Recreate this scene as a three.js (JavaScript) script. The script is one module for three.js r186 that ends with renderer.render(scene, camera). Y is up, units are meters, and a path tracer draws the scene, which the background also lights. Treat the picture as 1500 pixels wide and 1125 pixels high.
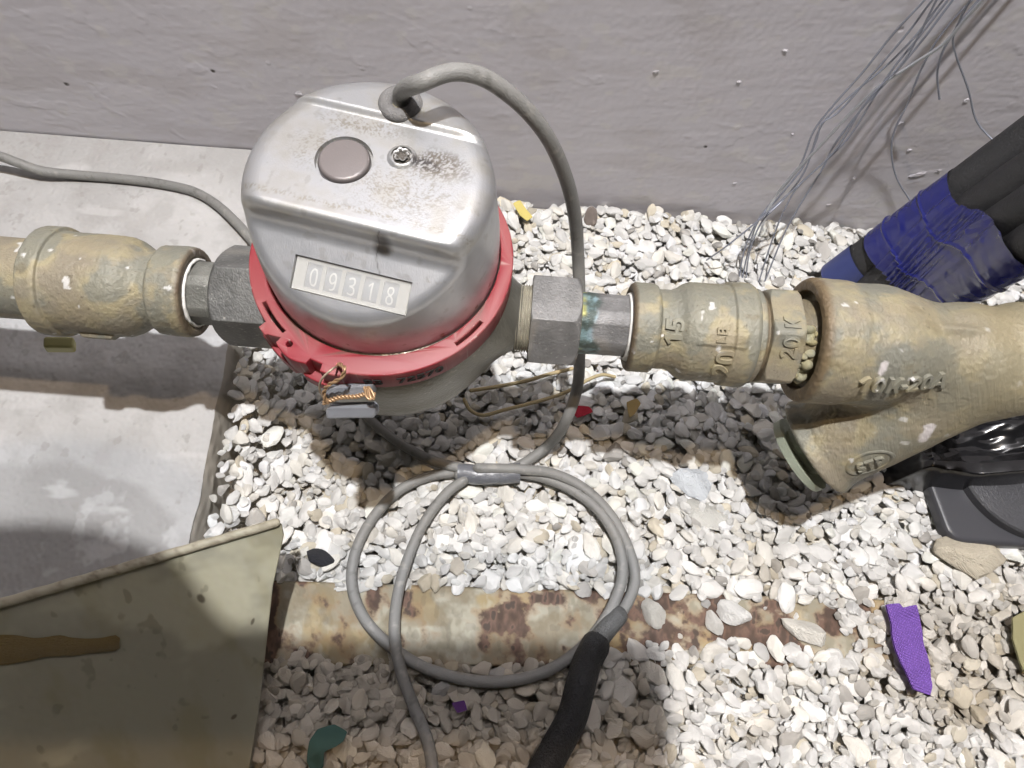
import * as THREE from 'three';
import { mergeGeometries, mergeVertices, toCreasedNormals } from 'three/addons/utils/BufferGeometryUtils.js';
import { RoundedBoxGeometry } from 'three/addons/geometries/RoundedBoxGeometry.js';
import { TextGeometry } from 'three/addons/geometries/TextGeometry.js';
import { FontLoader } from 'three/addons/loaders/FontLoader.js';
import { Brush, Evaluator, SUBTRACTION } from 'three-bvh-csg';

// ---------------------------------------------------------------- camera
const V = (x, y, z) => new THREE.Vector3(x, y, z);
const FPX = 1014, PITCH = 65 * Math.PI / 180, ROLL = 4.5 * Math.PI / 180;
const EYE = V(0, 0.39, 0.321);
const FW = V(0, -Math.sin(PITCH), -Math.cos(PITCH));
const U0 = V(0, Math.cos(PITCH), -Math.sin(PITCH));
const RT = V(Math.cos(ROLL), 0, 0).addScaledVector(U0, Math.sin(ROLL));
const UP = U0.clone().multiplyScalar(Math.cos(ROLL)).add(V(-Math.sin(ROLL), 0, 0));
const scene = new THREE.Scene();
const camera = new THREE.PerspectiveCamera(2 * Math.atan(562.5 / FPX) * 180 / Math.PI, 4 / 3, 0.01, 30);
camera.position.copy(EYE); camera.up.copy(UP); camera.lookAt(EYE.clone().add(FW));
scene.add(camera);
const renderer = new THREE.WebGLRenderer({ antialias: true });
renderer.toneMapping = THREE.LinearToneMapping;
renderer.toneMappingExposure = 1.1;
renderer.shadowMap.enabled = true;
// ---------------------------------------------------------------- light: one work lamp overhead with two bulbs, a weak warm room around
scene.background = new THREE.Color().setRGB(0.012, 0.0112, 0.010);
const LAMP = V(0.035, 1.30, 0.235);
function bulb(p, cd, rad, hex) {
  const l = new THREE.PointLight(hex, cd, 0, 2);
  l.position.copy(p); l.castShadow = true; l.shadow.radius = rad; l.shadow.mapSize.set(2048, 2048);
  l.shadow.camera.near = 0.02; l.shadow.camera.far = 4; l.shadow.bias = -0.0005;
  scene.add(l); return l;
}
bulb(LAMP, 5.6, 0.6, 0xfbfcff);
bulb(LAMP.clone().add(V(0.0, 0.0, 0.095)), 0.8, 0.6, 0xffd9a8);

// ---------------------------------------------------------------- helpers
let seedv = 12345;
const rnd = () => { seedv = (seedv * 1664525 + 1013904223) >>> 0; return seedv / 4294967296; };
const rr = (a, b) => a + (b - a) * rnd();
const clamp = (x, a = 0, b = 1) => x < a ? a : x > b ? b : x;
const sst = (a, b, x) => { const t = clamp((x - a) / (b - a)); return t * t * (3 - 2 * t); };
const mix = (a, b, t) => a + (b - a) * t;
const mix3 = (a, b, t) => [a[0] + (b[0] - a[0]) * t, a[1] + (b[1] - a[1]) * t, a[2] + (b[2] - a[2]) * t];
const h3 = (x, y, z) => { let h = Math.imul(x, 374761393) + Math.imul(y, 668265263) + Math.imul(z, 2147483647 ^ 0x5bd1e995); h = Math.imul(h ^ (h >>> 13), 1274126177); return ((h ^ (h >>> 16)) >>> 0) / 4294967296; };
function n3(x, y, z) {
  const xi = Math.floor(x), yi = Math.floor(y), zi = Math.floor(z); let u = x - xi, v = y - yi, w = z - zi;
  u = u * u * (3 - 2 * u); v = v * v * (3 - 2 * v); w = w * w * (3 - 2 * w);
  const l = (k) => mix(mix(h3(xi, yi, k), h3(xi + 1, yi, k), u), mix(h3(xi, yi + 1, k), h3(xi + 1, yi + 1, k), u), v);
  return mix(l(zi), l(zi + 1), w);
}
function fbm(x, y, z = 0, o = 4) { let s = 0, a = 0.5, t = 0; for (let i = 0; i < o; i++) { s += a * n3(x, y, z); t += a; a *= 0.5; x = x * 2.03 + 7.1; y = y * 2.03 + 3.7; z = z * 2.03 + 1.3; } return s / t; }
const rayDir = (x, y) => FW.clone().addScaledVector(RT, (x - 750) / FPX).addScaledVector(UP, (562.5 - y) / FPX);
const P = (x, y, h) => { const d = rayDir(x, y); return EYE.clone().addScaledVector(d, (h - EYE.y) / d.y); };
const PZ = (x, y, z) => { const d = rayDir(x, y); return EYE.clone().addScaledVector(d, (z - EYE.z) / d.z); };
const PD = (x, y, r) => EYE.clone().addScaledVector(rayDir(x, y).normalize(), r);
const srgb = (r, g, b, k = 1) => { const f = (c) => { c /= 255; return k * (c <= 0.04045 ? c / 12.92 : ((c + 0.055) / 1.055) ** 2.4); }; return [f(r), f(g), f(b)]; };

const used = {};
function numbered(n) { const k = used[n] = (used[n] ?? -1) + 1; return k ? n + '_' + String(k).padStart(3, '0') : n; }
function tag(o, label, category, group, kind) { if (label) o.userData.label = label; if (category) o.userData.category = category; if (group) o.userData.group = group; if (kind) o.userData.kind = kind; return o; }
function thing(name, label, category, group) { const o = new THREE.Group(); o.name = numbered(name); scene.add(o); return tag(o, label, category, group); }
function mesh(name, geo, mat, parent = scene, label) {
  const m = new THREE.Mesh(geo, mat); m.name = parent === scene ? numbered(name) : name; m.castShadow = m.receiveShadow = true; parent.add(m);
  if (label) m.userData.label = label; return m;
}
function settle(g, p) {   // moves the origin of a thing built in world coordinates to its base
  g.position.copy(p);
  for (const c of g.children) { if (c.userData.keep) { c.position.sub(p); } else shiftDeep(c, p); }
  return g;
}
function shiftDeep(m, p) { if (m.isMesh) m.geometry.translate(-p.x, -p.y, -p.z); for (const c of m.children) shiftDeep(c, p); }
const std = (o) => { const c = o.rgb; delete o.rgb; const { phys, ...r } = o; const m = phys ? new THREE.MeshPhysicalMaterial(r) : new THREE.MeshStandardMaterial(r); if (c) m.color.setRGB(...c); return m; };
function dataTex(w, h, f, color = true, wrap = THREE.RepeatWrapping) {   // f(u,v) in 0..1 -> [r,g,b] linear albedo, or a number
  const d = new Uint8Array(w * h * 4); const enc = (c) => { c = clamp(c); return 255 * (c <= 0.0031308 ? 12.92 * c : 1.055 * c ** (1 / 2.4) - 0.055); };
  for (let j = 0, i = 0; j < h; j++) for (let k = 0; k < w; k++, i += 4) {
    const c = f((k + 0.5) / w, (j + 0.5) / h);
    if (color) { d[i] = enc(c[0]); d[i + 1] = enc(c[1]); d[i + 2] = enc(c[2]); } else d[i] = d[i + 1] = d[i + 2] = 255 * clamp(c);
    d[i + 3] = 255;
  }
  const t = new THREE.DataTexture(d, w, h); if (color) t.colorSpace = THREE.SRGBColorSpace;
  t.wrapS = t.wrapT = wrap; t.magFilter = THREE.LinearFilter; t.minFilter = THREE.LinearFilter; t.needsUpdate = true; return t;
}
function gridGeo(nu, nv, f, { closeV = false, color, flip = false, uv } = {}) {   // f(i/nu, j/nv) -> Vector3
  const pos = [], col = [], uvs = [], idx = [], W = nv + 1;
  for (let i = 0; i <= nu; i++) for (let j = 0; j <= nv; j++) {
    const p = f(i / nu, j / nv); pos.push(p.x, p.y, p.z);
    const t = uv ? uv(i / nu, j / nv, p) : [i / nu, j / nv]; uvs.push(t[0], t[1]);
    if (color) { const c = color(p, i / nu, j / nv); col.push(c[0], c[1], c[2]); }
  }
  for (let i = 0; i < nu; i++) for (let j = 0; j < nv; j++) { const a = i * W + j, b = a + 1, c = a + W, d = c + 1; if (flip) idx.push(a, c, b, b, c, d); else idx.push(a, b, c, b, d, c); }
  const g = new THREE.BufferGeometry(); g.setAttribute('position', new THREE.Float32BufferAttribute(pos, 3)); g.setAttribute('uv', new THREE.Float32BufferAttribute(uvs, 2));
  if (color) g.setAttribute('color', new THREE.Float32BufferAttribute(col, 3));
  g.setIndex(idx); g.computeVertexNormals();
  if (closeV) { const n = g.attributes.normal; for (let i = 0; i <= nu; i++) { const a = i * W, b = a + nv; const v = V(n.getX(a) + n.getX(b), n.getY(a) + n.getY(b), n.getZ(a) + n.getZ(b)).normalize(); n.setXYZ(a, v.x, v.y, v.z); n.setXYZ(b, v.x, v.y, v.z); } }
  return g;
}
// pipe axis: along x
const HP = 0.130, ZP = 0.168;
const pxPipe = (px) => P(px, 403 + 0.0765 * px, HP);
const X = (px) => { const d = rayDir(px, 403 + 0.0765 * px); return d.x * (pxPipe(px).sub(EYE).dot(FW) - 0.0165); };   // seen on the crest of a fitting
const RP = (px, half) => half * pxPipe(px).sub(EYE).dot(FW) / FPX;
// surface of revolution about the pipe axis; keys = [[xpx, halfpx], ...] (sharp unless near), rmod(x, th, r) -> r
function revX(keys, { nth = 216, step = 0.0006, rmod, color, axis } = {}) {
  const K = keys.map(([a, b]) => [X(a), RP(a, b)]);
  const pts = [];
  for (let i = 0; i < K.length - 1; i++) { const L = Math.hypot(K[i + 1][0] - K[i][0], K[i + 1][1] - K[i][1]), n = Math.max(1, Math.round(L / step)); for (let k = 0; k < n; k++) pts.push([mix(K[i][0], K[i + 1][0], k / n), mix(K[i][1], K[i + 1][1], k / n)]); }
  pts.push(K[K.length - 1]);
  const oy = axis?.[0] ?? HP, oz = axis?.[1] ?? ZP;
  return gridGeo(pts.length - 1, nth, (u, v) => {
    const [x, r0] = pts[Math.round(u * (pts.length - 1))], th = v * Math.PI * 2; const r = rmod && r0 > 0.0005 ? rmod(x, th, r0) : r0;
    return V(x, oy + r * Math.cos(th), oz + r * Math.sin(th));
  }, { closeV: true, color: color && ((p, u, v) => color(p, v * Math.PI * 2)), uv: (u, v, p) => [p.x / 0.06, v * 2], flip: true });
}
const hexR = (th, a, th0 = 0) => { const s = Math.PI / 3; let t = ((th - th0) % s + s) % s - s / 2; return a / Math.cos(t); };   // flats centred at th0 + 30deg
function tube(pts, r, { seg = 120, rad = 12, closed = false, color } = {}) {
  const c = new THREE.CatmullRomCurve3(pts, closed, 'centripetal'); const g = new THREE.TubeGeometry(c, seg, r, rad, closed);
  const L = c.getLength(); const uv = g.attributes.uv; for (let i = 0; i < uv.count; i++) uv.setXY(i, uv.getX(i) * L / 0.05, uv.getY(i));
  if (!closed) { const e0 = new THREE.SphereGeometry(r, rad, 6); const e1 = e0.clone(); e0.translate(...pts[0].toArray()); e1.translate(...pts[pts.length - 1].toArray()); return mergeGeometries([g, e0, e1]); }
  return g;
}
function paint(g, f) { const p = g.attributes.position, c = []; const v = V(0, 0, 0); for (let i = 0; i < p.count; i++) { v.fromBufferAttribute(p, i); const k = f(v); c.push(k[0], k[1], k[2]); } g.setAttribute('color', new THREE.Float32BufferAttribute(c, 3)); return g; }
const font = await new FontLoader().loadAsync('fonts/droid/droid_sans_bold.typeface.json');
const textGeo = (s, size, depth) => { const g = new TextGeometry(s, { font, size, depth, curveSegments: 4, bevelEnabled: true, bevelThickness: depth * 0.3, bevelSize: size * 0.02, bevelSegments: 1 }); g.computeBoundingBox(); const b = g.boundingBox; g.translate(-(b.min.x + b.max.x) / 2, -(b.min.y + b.max.y) / 2, 0); return g; };
function remap(g, f) { const p = g.attributes.position; const v = V(0, 0, 0); for (let i = 0; i < p.count; i++) { v.fromBufferAttribute(p, i); const q = f(v); p.setXYZ(i, q.x, q.y, q.z); } g.deleteAttribute('normal'); g.computeVertexNormals(); return g; }
const pipeText = (s, size, depth, px, th0, r) => remap(textGeo(s, size, depth), (v) => { const rn = typeof r === 'function' ? r(th0) : r, th = th0 - v.x / rn, R = (typeof r === 'function' ? r(th) : r) + v.z - depth * 0.4; return V(X(px) - v.y, HP + R * Math.cos(th), ZP + R * Math.sin(th)); });
const pn = (x, y, per, k) => { const xi = Math.floor(x), yi = Math.floor(y); let u = x - xi, v = y - yi; u = u * u * (3 - 2 * u); v = v * v * (3 - 2 * v); const m = (q) => ((q % per) + per) % per; return mix(mix(h3(m(xi), m(yi), k), h3(m(xi + 1), m(yi), k), u), mix(h3(m(xi), m(yi + 1), k), h3(m(xi + 1), m(yi + 1), k), u), v); };
const grainTex = dataTex(512, 512, (u, v) => 0.34 * pn(u * 128, v * 128, 128, 3) + 0.33 * pn(u * 64, v * 64, 64, 5) + 0.2 * pn(u * 32, v * 32, 32, 9) + 0.13 * pn(u * 12, v * 12, 12, 11), false);
const smax = (a, b, k) => { const h = Math.max(k - Math.abs(a - b), 0) / k; return Math.max(a, b) + h * h * k * 0.25; };
const smin = (a, b, k) => -smax(-a, -b, k);
// star-shaped surface of a distance field seen from a centre inside it
function starGeo(sdf, c, nu, nv, R, color) {
  const g = gridGeo(nu, nv, (u, v) => {
    const ph = Math.PI * clamp(u, 0.0005, 0.9995), th = v * Math.PI * 2; const d = V(Math.sin(ph) * Math.cos(th), Math.cos(ph), Math.sin(ph) * Math.sin(th));
    let lo = 0, hi = R; for (let i = 0; i < 22; i++) { const m = (lo + hi) / 2; if (sdf(c.x + d.x * m, c.y + d.y * m, c.z + d.z * m) < 0) lo = m; else hi = m; }
    return c.clone().addScaledVector(d, lo);
  }, { color, uv: (u, v, p) => [p.x / 0.06 + p.y / 0.09, p.z / 0.06 + p.y / 0.09], flip: false });
  return sdfNormals(g, sdf);
}
function sdfNormals(g, sdf, e = 0.0004) {
  const p = g.attributes.position, n = g.attributes.normal;
  for (let i = 0; i < p.count; i++) { const x = p.getX(i), y = p.getY(i), z = p.getZ(i); const v = V(sdf(x + e, y, z) - sdf(x - e, y, z), sdf(x, y + e, z) - sdf(x, y - e, z), sdf(x, y, z + e) - sdf(x, y, z - e)).normalize(); n.setXYZ(i, v.x, v.y, v.z); }
  return g;
}
function surfaceNets(sdf, lo, hi, cell) {
  const nx = Math.ceil((hi.x - lo.x) / cell), ny = Math.ceil((hi.y - lo.y) / cell), nz = Math.ceil((hi.z - lo.z) / cell);
  const sx = nx + 1, sy = ny + 1, val = new Float32Array(sx * sy * (nz + 1)); const at = (i, j, k) => i + sx * (j + sy * k);
  for (let k = 0; k <= nz; k++) for (let j = 0; j <= ny; j++) for (let i = 0; i <= nx; i++) val[at(i, j, k)] = sdf(lo.x + i * cell, lo.y + j * cell, lo.z + k * cell);
  const vid = new Int32Array(val.length).fill(-1), pos = [], idx = [];
  for (let k = 0; k < nz; k++) for (let j = 0; j < ny; j++) for (let i = 0; i < nx; i++) {
    let n = 0, x = 0, y = 0, z = 0; const c = [];
    for (let q = 0; q < 8; q++) c.push(val[at(i + (q & 1), j + (q >> 1 & 1), k + (q >> 2))]);
    for (let a = 0; a < 8; a++) for (const b of [1, 2, 4]) { if (a & b) continue; const d = a | b; if ((c[a] < 0) !== (c[d] < 0)) { const t = c[a] / (c[a] - c[d]); x += (a & 1) + (b === 1 ? t : 0); y += (a >> 1 & 1) + (b === 2 ? t : 0); z += (a >> 2) + (b === 4 ? t : 0); n++; } }
    if (n) { vid[at(i, j, k)] = pos.length / 3; pos.push(lo.x + (i + x / n) * cell, lo.y + (j + y / n) * cell, lo.z + (k + z / n) * cell); }
  }
  const quad = (a, b, c, d, f) => { if (a < 0 || b < 0 || c < 0 || d < 0) return; if (f) idx.push(a, b, c, a, c, d); else idx.push(a, c, b, a, d, c); };
  for (let k = 1; k < nz; k++) for (let j = 1; j < ny; j++) for (let i = 1; i < nx; i++) {
    const v = val[at(i, j, k)] < 0;
    if (v !== val[at(i + 1, j, k)] < 0) quad(vid[at(i, j - 1, k - 1)], vid[at(i, j, k - 1)], vid[at(i, j, k)], vid[at(i, j - 1, k)], v);
    if (v !== val[at(i, j + 1, k)] < 0) quad(vid[at(i - 1, j, k - 1)], vid[at(i - 1, j, k)], vid[at(i, j, k)], vid[at(i, j, k - 1)], v);
    if (v !== val[at(i, j, k + 1)] < 0) quad(vid[at(i - 1, j - 1, k)], vid[at(i, j - 1, k)], vid[at(i, j, k)], vid[at(i - 1, j, k)], v);
  }
  const g = new THREE.BufferGeometry(); g.setAttribute('position', new THREE.Float32BufferAttribute(pos, 3)); g.setIndex(idx);
  const uv = []; for (let i = 0; i < pos.length; i += 3) uv.push(pos[i] / 0.06 + pos[i + 1] / 0.1, pos[i + 2] / 0.06 + pos[i + 1] / 0.1); g.setAttribute('uv', new THREE.Float32BufferAttribute(uv, 2));
  g.computeVertexNormals(); return sdfNormals(g, sdf);
}

// ================================================================ the setting
// wall
{
  const W = 1536, H = 768, pits = []; for (let i = 0; i < 90; i++) pits.push([rnd(), rnd(), rr(0.0006, 0.0022), rnd()]);
  for (let i = 0; i < 60; i++) pits.push([rr(0.82, 0.98), rr(0.3, 0.75), rr(0.0008, 0.0022), rr(0, 0.62)]);
  const bump = new Float32Array(W * H), dirt = new Float32Array(W * H);
  for (let j = 0; j < H; j++) for (let i = 0; i < W; i++) {
    const x = i / W, y = j / H * 0.5;
    const streak = fbm(x * 26 + y * 9, y * 210 - x * 38, 3, 3);
    bump[j * W + i] = 0.5 + 0.16 * (fbm(x * 14, y * 14, 1, 4) - 0.5) + 0.17 * (streak - 0.5) + 0.1 * (n3(x * 420, y * 420, 5) - 0.5) + 0.14 * sst(0.69, 0.8, fbm(x * 60, y * 75, 9, 3));
  }
  for (const [a, b, r, k] of pits) { const R = Math.ceil(r * W * 1.6), cx = a * W, cy = b * H; for (let j = -R; j <= R; j++) for (let i = -R; i <= R; i++) { const X_ = Math.round(cx + i), Y_ = Math.round(cy + j); if (X_ < 0 || Y_ < 0 || X_ >= W || Y_ >= H) continue; const d = Math.hypot(X_ - cx, (Y_ - cy) * 1.1) / (r * W); const f = 1 - sst(0.4, 1.1, d + 0.3 * (n3(X_ * 0.4, Y_ * 0.4, 2) - 0.5)); bump[Y_ * W + X_] += (k < 0.6 ? -0.4 : 0.14) * f; if (k < 0.3) dirt[Y_ * W + X_] = Math.max(dirt[Y_ * W + X_], f); } }
  const bt = dataTex(W, H, (u, v) => bump[Math.floor(v * H) * W + Math.floor(u * W)], false, THREE.MirroredRepeatWrapping);
  const ct = dataTex(W, H, (u, v) => { const y = v * 0.5; let m = fbm(u * 7, y * 9, 21, 4); let c = mix3([0.585, 0.565, 0.605], [0.65, 0.63, 0.665], sst(0.3, 0.7, m)); c = mix3(c, [0.5, 0.47, 0.48], 0.5 * sst(0.55, 0.75, fbm(u * 22 + y * 8, y * 70, 8, 4))); c = mix3(c, [0.64, 0.62, 0.61], 0.5 * sst(0.62, 0.75, fbm(u * 90, y * 120, 14, 3))); c = mix3(c, [0.06, 0.05, 0.045], dirt[Math.floor(v * H) * W + Math.floor(u * W)]); return c; }, true, THREE.MirroredRepeatWrapping);
  const g = new THREE.BoxGeometry(2.4, 1.7, 0.08, 1, 1, 1); g.translate(0, 0.79, -0.045);
  const p = g.attributes.position, uv = g.attributes.uv; for (let i = 0; i < p.count; i++) uv.setXY(i, p.getX(i) + 0.5, p.getY(i) * 2);
  tag(mesh('wall', g, std({ map: ct, bumpMap: bt, bumpScale: 0.0012, roughness: 0.7 })), 'mauve grey painted concrete wall with pinholes behind the meter', null, null, 'structure');
  // blobs of plaster standing proud of the paint
  const lm = std({ rgb: [0.56, 0.54, 0.57], roughness: 0.75 }); const gs = [];
  const spots = [[1345, 255, 16, 5, 0.4], [1250, 262, 6, 4, 0], [1416, 147, 4, 5, 0], [1150, 74, 5, 4, 0], [1082, 120, 5, 3, 0], [1076, 268, 5, 3, 0], [437, 137, 8, 5, 0.3], [1332, 220, 5, 3, 0], [1375, 250, 5, 4, 0], [960, 105, 8, 3, .5], [1215, 300, 5, 3, 0], [1161, 196, 3, 2, 0], [1320, 180, 5, 3, 0]];
  for (const [x, y, w, h, a] of spots) { const c = PZ(x, y, -0.005), s = EYE.distanceTo(c) / FPX; const q = new THREE.IcosahedronGeometry(1, 2); const pp = q.attributes.position; for (let i = 0; i < pp.count; i++) { const k = 1 + 1.3 * (n3(pp.getX(i) * 1.7 + x, pp.getY(i) * 1.7, pp.getZ(i) * 1.7) - 0.5); pp.setXYZ(i, pp.getX(i) * k, pp.getY(i) * k, pp.getZ(i) * k); } q.computeVertexNormals(); q.scale(w * s * 0.6, h * s * 0.6, 0.0006); q.rotateZ(a); q.translate(c.x, c.y, c.z); gs.push(q); }
  const wall = scene.children.find((o) => o.name === 'wall'); tag(mesh('plaster_blobs', mergeGeometries(gs), lm, wall), null, null, null, 'stuff');
}
// ground under the gravel
{
  const g = gridGeo(160, 220, (u, v) => { const x = mix(-1.2, 1.8, u < 0.05 ? u * 5 : u > 0.95 ? 0.5 + (u - 0.9) * 5 : 0.25 + (u - 0.05) / 0.9 * 0.5), z = mix(-0.004, 0.9, v); const xx = -0.45 + 0.9 * u + (u < 0.02 ? -0.8 : u > 0.98 ? 1 : 0); return V(xx, -0.0062 + 0.002 * (fbm(xx * 90, z * 90, 3, 3) - 0.5), z); }, { color: (p) => mix3([0.5, 0.465, 0.4], [0.6, 0.565, 0.5], fbm(p.x * 70, p.z * 70, 2, 3)), uv: (u, v, p) => [p.x / 0.05, p.z / 0.05], flip: true });
  const g2 = new THREE.BoxGeometry(3, 0.1, 3); g2.translate(0.3, -0.0625, 1.49);
  const go = thing('ground'); tag(go, 'pale dusty ground between and below the white gravel stones', null, null, 'structure');
  mesh('dust', g, std({ vertexColors: true, roughness: 1, bumpMap: grainTex, bumpScale: 0.002 }), go); mesh('soil', g2, std({ rgb: [0.3, 0.26, 0.2], roughness: 1 }), go);
}
// concrete slab at the left
const SLAB = 0.03;
const slabA = P(322, 583, SLAB), slabB = P(283, 790, SLAB);
const slabX = (z) => mix(slabA.x, slabB.x, (z - slabA.z) / (slabB.z - slabA.z));
{
  const S = 0.5; // texture side in metres, origin at x=-0.62, z=-0.01
  const edgeN = (z) => 0.0035 * (fbm(z * 60, 2, 7, 4) - 0.5);
  const darkPatch = (x, z) => { const a = P(70, 700, SLAB), d = Math.hypot((x - a.x) / 0.085, (z - a.z - 0.05) / 0.058); return sst(1.06, 0.93, d + 0.14 * (fbm(x * 60, z * 60, 4, 4) - 0.5)) * sst(0.36, 0.52, fbm(x * 130, z * 130, 6, 3) + 0.28 * sst(0.02, -0.03, x - a.x - 0.02)); };  // mottled darker oval on the slab top
  const ct = dataTex(1024, 1024, (u, v) => { const x = -0.62 + u * S, z = -0.01 + v * S; let c = mix3([0.38, 0.37, 0.36], [0.47, 0.46, 0.45], sst(0.3, 0.7, fbm(x * 22, z * 22, 2, 5))); c = mix3(c, [0.33, 0.315, 0.3], 0.45 * sst(0.5, 0.72, fbm(x * 70, z * 70, 12, 4))); c = mix3(c, [0.22, 0.21, 0.195], 0.5 * darkPatch(x, z)); c = mix3(c, [0.28, 0.265, 0.245], 0.45 * sst(0.7, 0.8, fbm(x * 190, z * 190, 3, 3))); c = mix3(c, [0.53, 0.52, 0.51], 0.5 * sst(0.6, 0.75, fbm(x * 30, z * 90, 33, 4))); return c; });
  const bt = dataTex(1024, 1024, (u, v) => { const x = u * S, z = v * S; return 0.5 + 0.5 * (fbm(x * 90, z * 90, 2, 4) - 0.5) + 0.3 * (n3(x * 500, z * 500, 8) - 0.5); }, false);
  const uvf = (u, v, p) => [(p.x + 0.62) / S, (p.z + 0.01) / S];
  const top = gridGeo(120, 60, (u, v) => { const z = mix(-0.004, 0.3, u), xe = slabX(z) + edgeN(z); const x = mix(-1.2, xe - 0.0012, 1 - (1 - v) ** 2); return V(x, SLAB + 0.0015 * (fbm(x * 12, z * 12, 5, 3) - 0.5), z); }, { uv: uvf });
  const face = gridGeo(300, 12, (u, v) => { const z = mix(-0.004, 0.3, u), xe = slabX(z) + edgeN(z); const t = v; const y = mix(SLAB - 0.0004, -0.02, t); return V(xe - 0.0012 * (1 - sst(0, 0.15, t)) + 0.001 * t + 0.002 * t * (fbm(z * 130, y * 130, 9, 4) - 0.5) * 2, y, z); }, { uv: (u, v, p) => [(p.z + 0.1) / S, (p.y + 0.2) / S] });
  const m = std({ map: ct, bumpMap: bt, bumpScale: 0.0012, roughness: 0.88 });
  const slab = thing('concrete_slab'); tag(slab, 'pale concrete slab with a straight broken edge left of the gravel', null, null, 'structure');
  mesh('slab_top', top, m, slab);
  mesh('slab_edge', face, std({ rgb: [0.42, 0.385, 0.33], bumpMap: grainTex, bumpScale: 0.002, roughness: 1 }), slab);
}
// rusty beam sunk in the gravel
const beamL0 = P(388, 848, 0.004), beamL1 = P(380, 972, 0.004), beamR0 = P(1330, 878, 0.004), beamR1 = P(1330, 978, 0.004);
const beamQ = (x, z) => { const t = (x - beamL0.x) / (beamR0.x - beamL0.x); const a = mix(beamL0.z, beamR0.z, t), b = mix(beamL1.z, beamR1.z, t); return [t, (z - a) / (b - a)]; };
{
  const RUST = [[392, 0.5, 22, 1.2, 0.5], [545, 0.1, 14, 0.3, 0.3], [740, 0.45, 34, 0.35, 0.3], [860, 0.05, 95, 0.3, 0.36], [890, 0.55, 60, 0.45, 0.25], [960, 0.5, 40, 0.7, 0.28], [1040, 0.3, 55, 0.5, 0.34], [1125, 0.6, 60, 0.45, 0.36], [1245, 0.25, 60, 0.4, 0.32], [1300, 0.5, 40, 0.8, 0.2], [800, 0.9, 60, 0.3, 0.2], [620, 0.95, 120, 0.2, 0.2]];
  const ct = dataTex(1536, 256, (u, v) => {
    const x = u * 0.34, z = v * 0.035; const f = fbm(x * 95 + z * 50, z * 190 - x * 30, 4, 5), f2 = fbm(x * 170 - z * 70, z * 260, 14, 4), f3 = fbm(x * 300, z * 300, 5, 3);
    let c = mix3([0.27, 0.245, 0.18], [0.38, 0.355, 0.28], sst(0.35, 0.65, f2)); c = mix3(c, [0.36, 0.25, 0.09], 0.55 * sst(0.52, 0.65, fbm(x * 60, z * 90, 31, 4)));
    c = mix3(c, [0.45, 0.42, 0.33], 0.5 * sst(0.58, 0.7, fbm(x * 160, z * 160, 41, 3)));
    const U = (px) => (px - 388) / 942; let prefer = -0.11; for (const [px, vv, rx, rv, k] of RUST) prefer = Math.max(prefer, -0.12 + k * 0.85 * sst(1.25, 0.2, Math.hypot((u - U(px)) / (rx / 942), (v - vv) / rv)));
    const q = 0.55 * f + 0.45 * f2 + prefer; const rust = sst(0.47, 0.58, q + 0.1 * (f3 - 0.5)); const halo = sst(0.38, 0.52, q);
    c = mix3(c, [0.2, 0.155, 0.09], 0.6 * sst(0.45, 0.62, fbm(x * 75, z * 140, 61, 4)));
    c = mix3(c, [0.27, 0.15, 0.06], 0.4 * halo); c = mix3(c, mix3([0.05, 0.026, 0.018], [0.15, 0.085, 0.06], sst(0.3, 0.7, f3)), 0.93 * rust);
    return mix3(c, [0.03, 0.025, 0.02], 0.55 * sst(0.63, 0.72, f3) * (0.3 + rust));
  });
  const bt = dataTex(768, 128, (u, v) => 0.4 + 0.4 * (fbm(u * 16 + 4, v * 1.6, 4, 5) - 0.5) + 0.3 * (fbm(u * 100, v * 10, 5, 3) - 0.5), false);
  const g = gridGeo(160, 26, (u, v) => {   // v across: back edge, top, front drop
    const a = beamL0.clone().lerp(beamR0, u), b = beamL1.clone().lerp(beamR1, u);
    const s = clamp((v - 0.1) / 0.72); const p = a.lerp(b, s); p.y = 0.005 + 0.0012 * (fbm(p.x * 80, p.z * 80, 3, 3) - 0.5);
    if (v < 0.1) p.y -= (0.1 - v) * 0.25; if (v > 0.82) { const t = (v - 0.82) / 0.18; p.z += 0.0015 * Math.sin(t * Math.PI / 2); p.y -= 0.03 * t * t; }
    return p;
  }, { uv: (u, v) => [u, v] , flip: true});
  g.computeVertexNormals();
  const geo = g; 
  const beam = thing('steel_beam', 'rust stained cream painted steel strip sunk in the gravel below the cable coil', 'beam');
  mesh('steel_strip', geo, std({ map: ct, bumpMap: bt, bumpScale: 0.0015, roughness: 0.75, side: THREE.DoubleSide }), beam);
  settle(beam, V(0.04, 0, 0.28));
}

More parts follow.
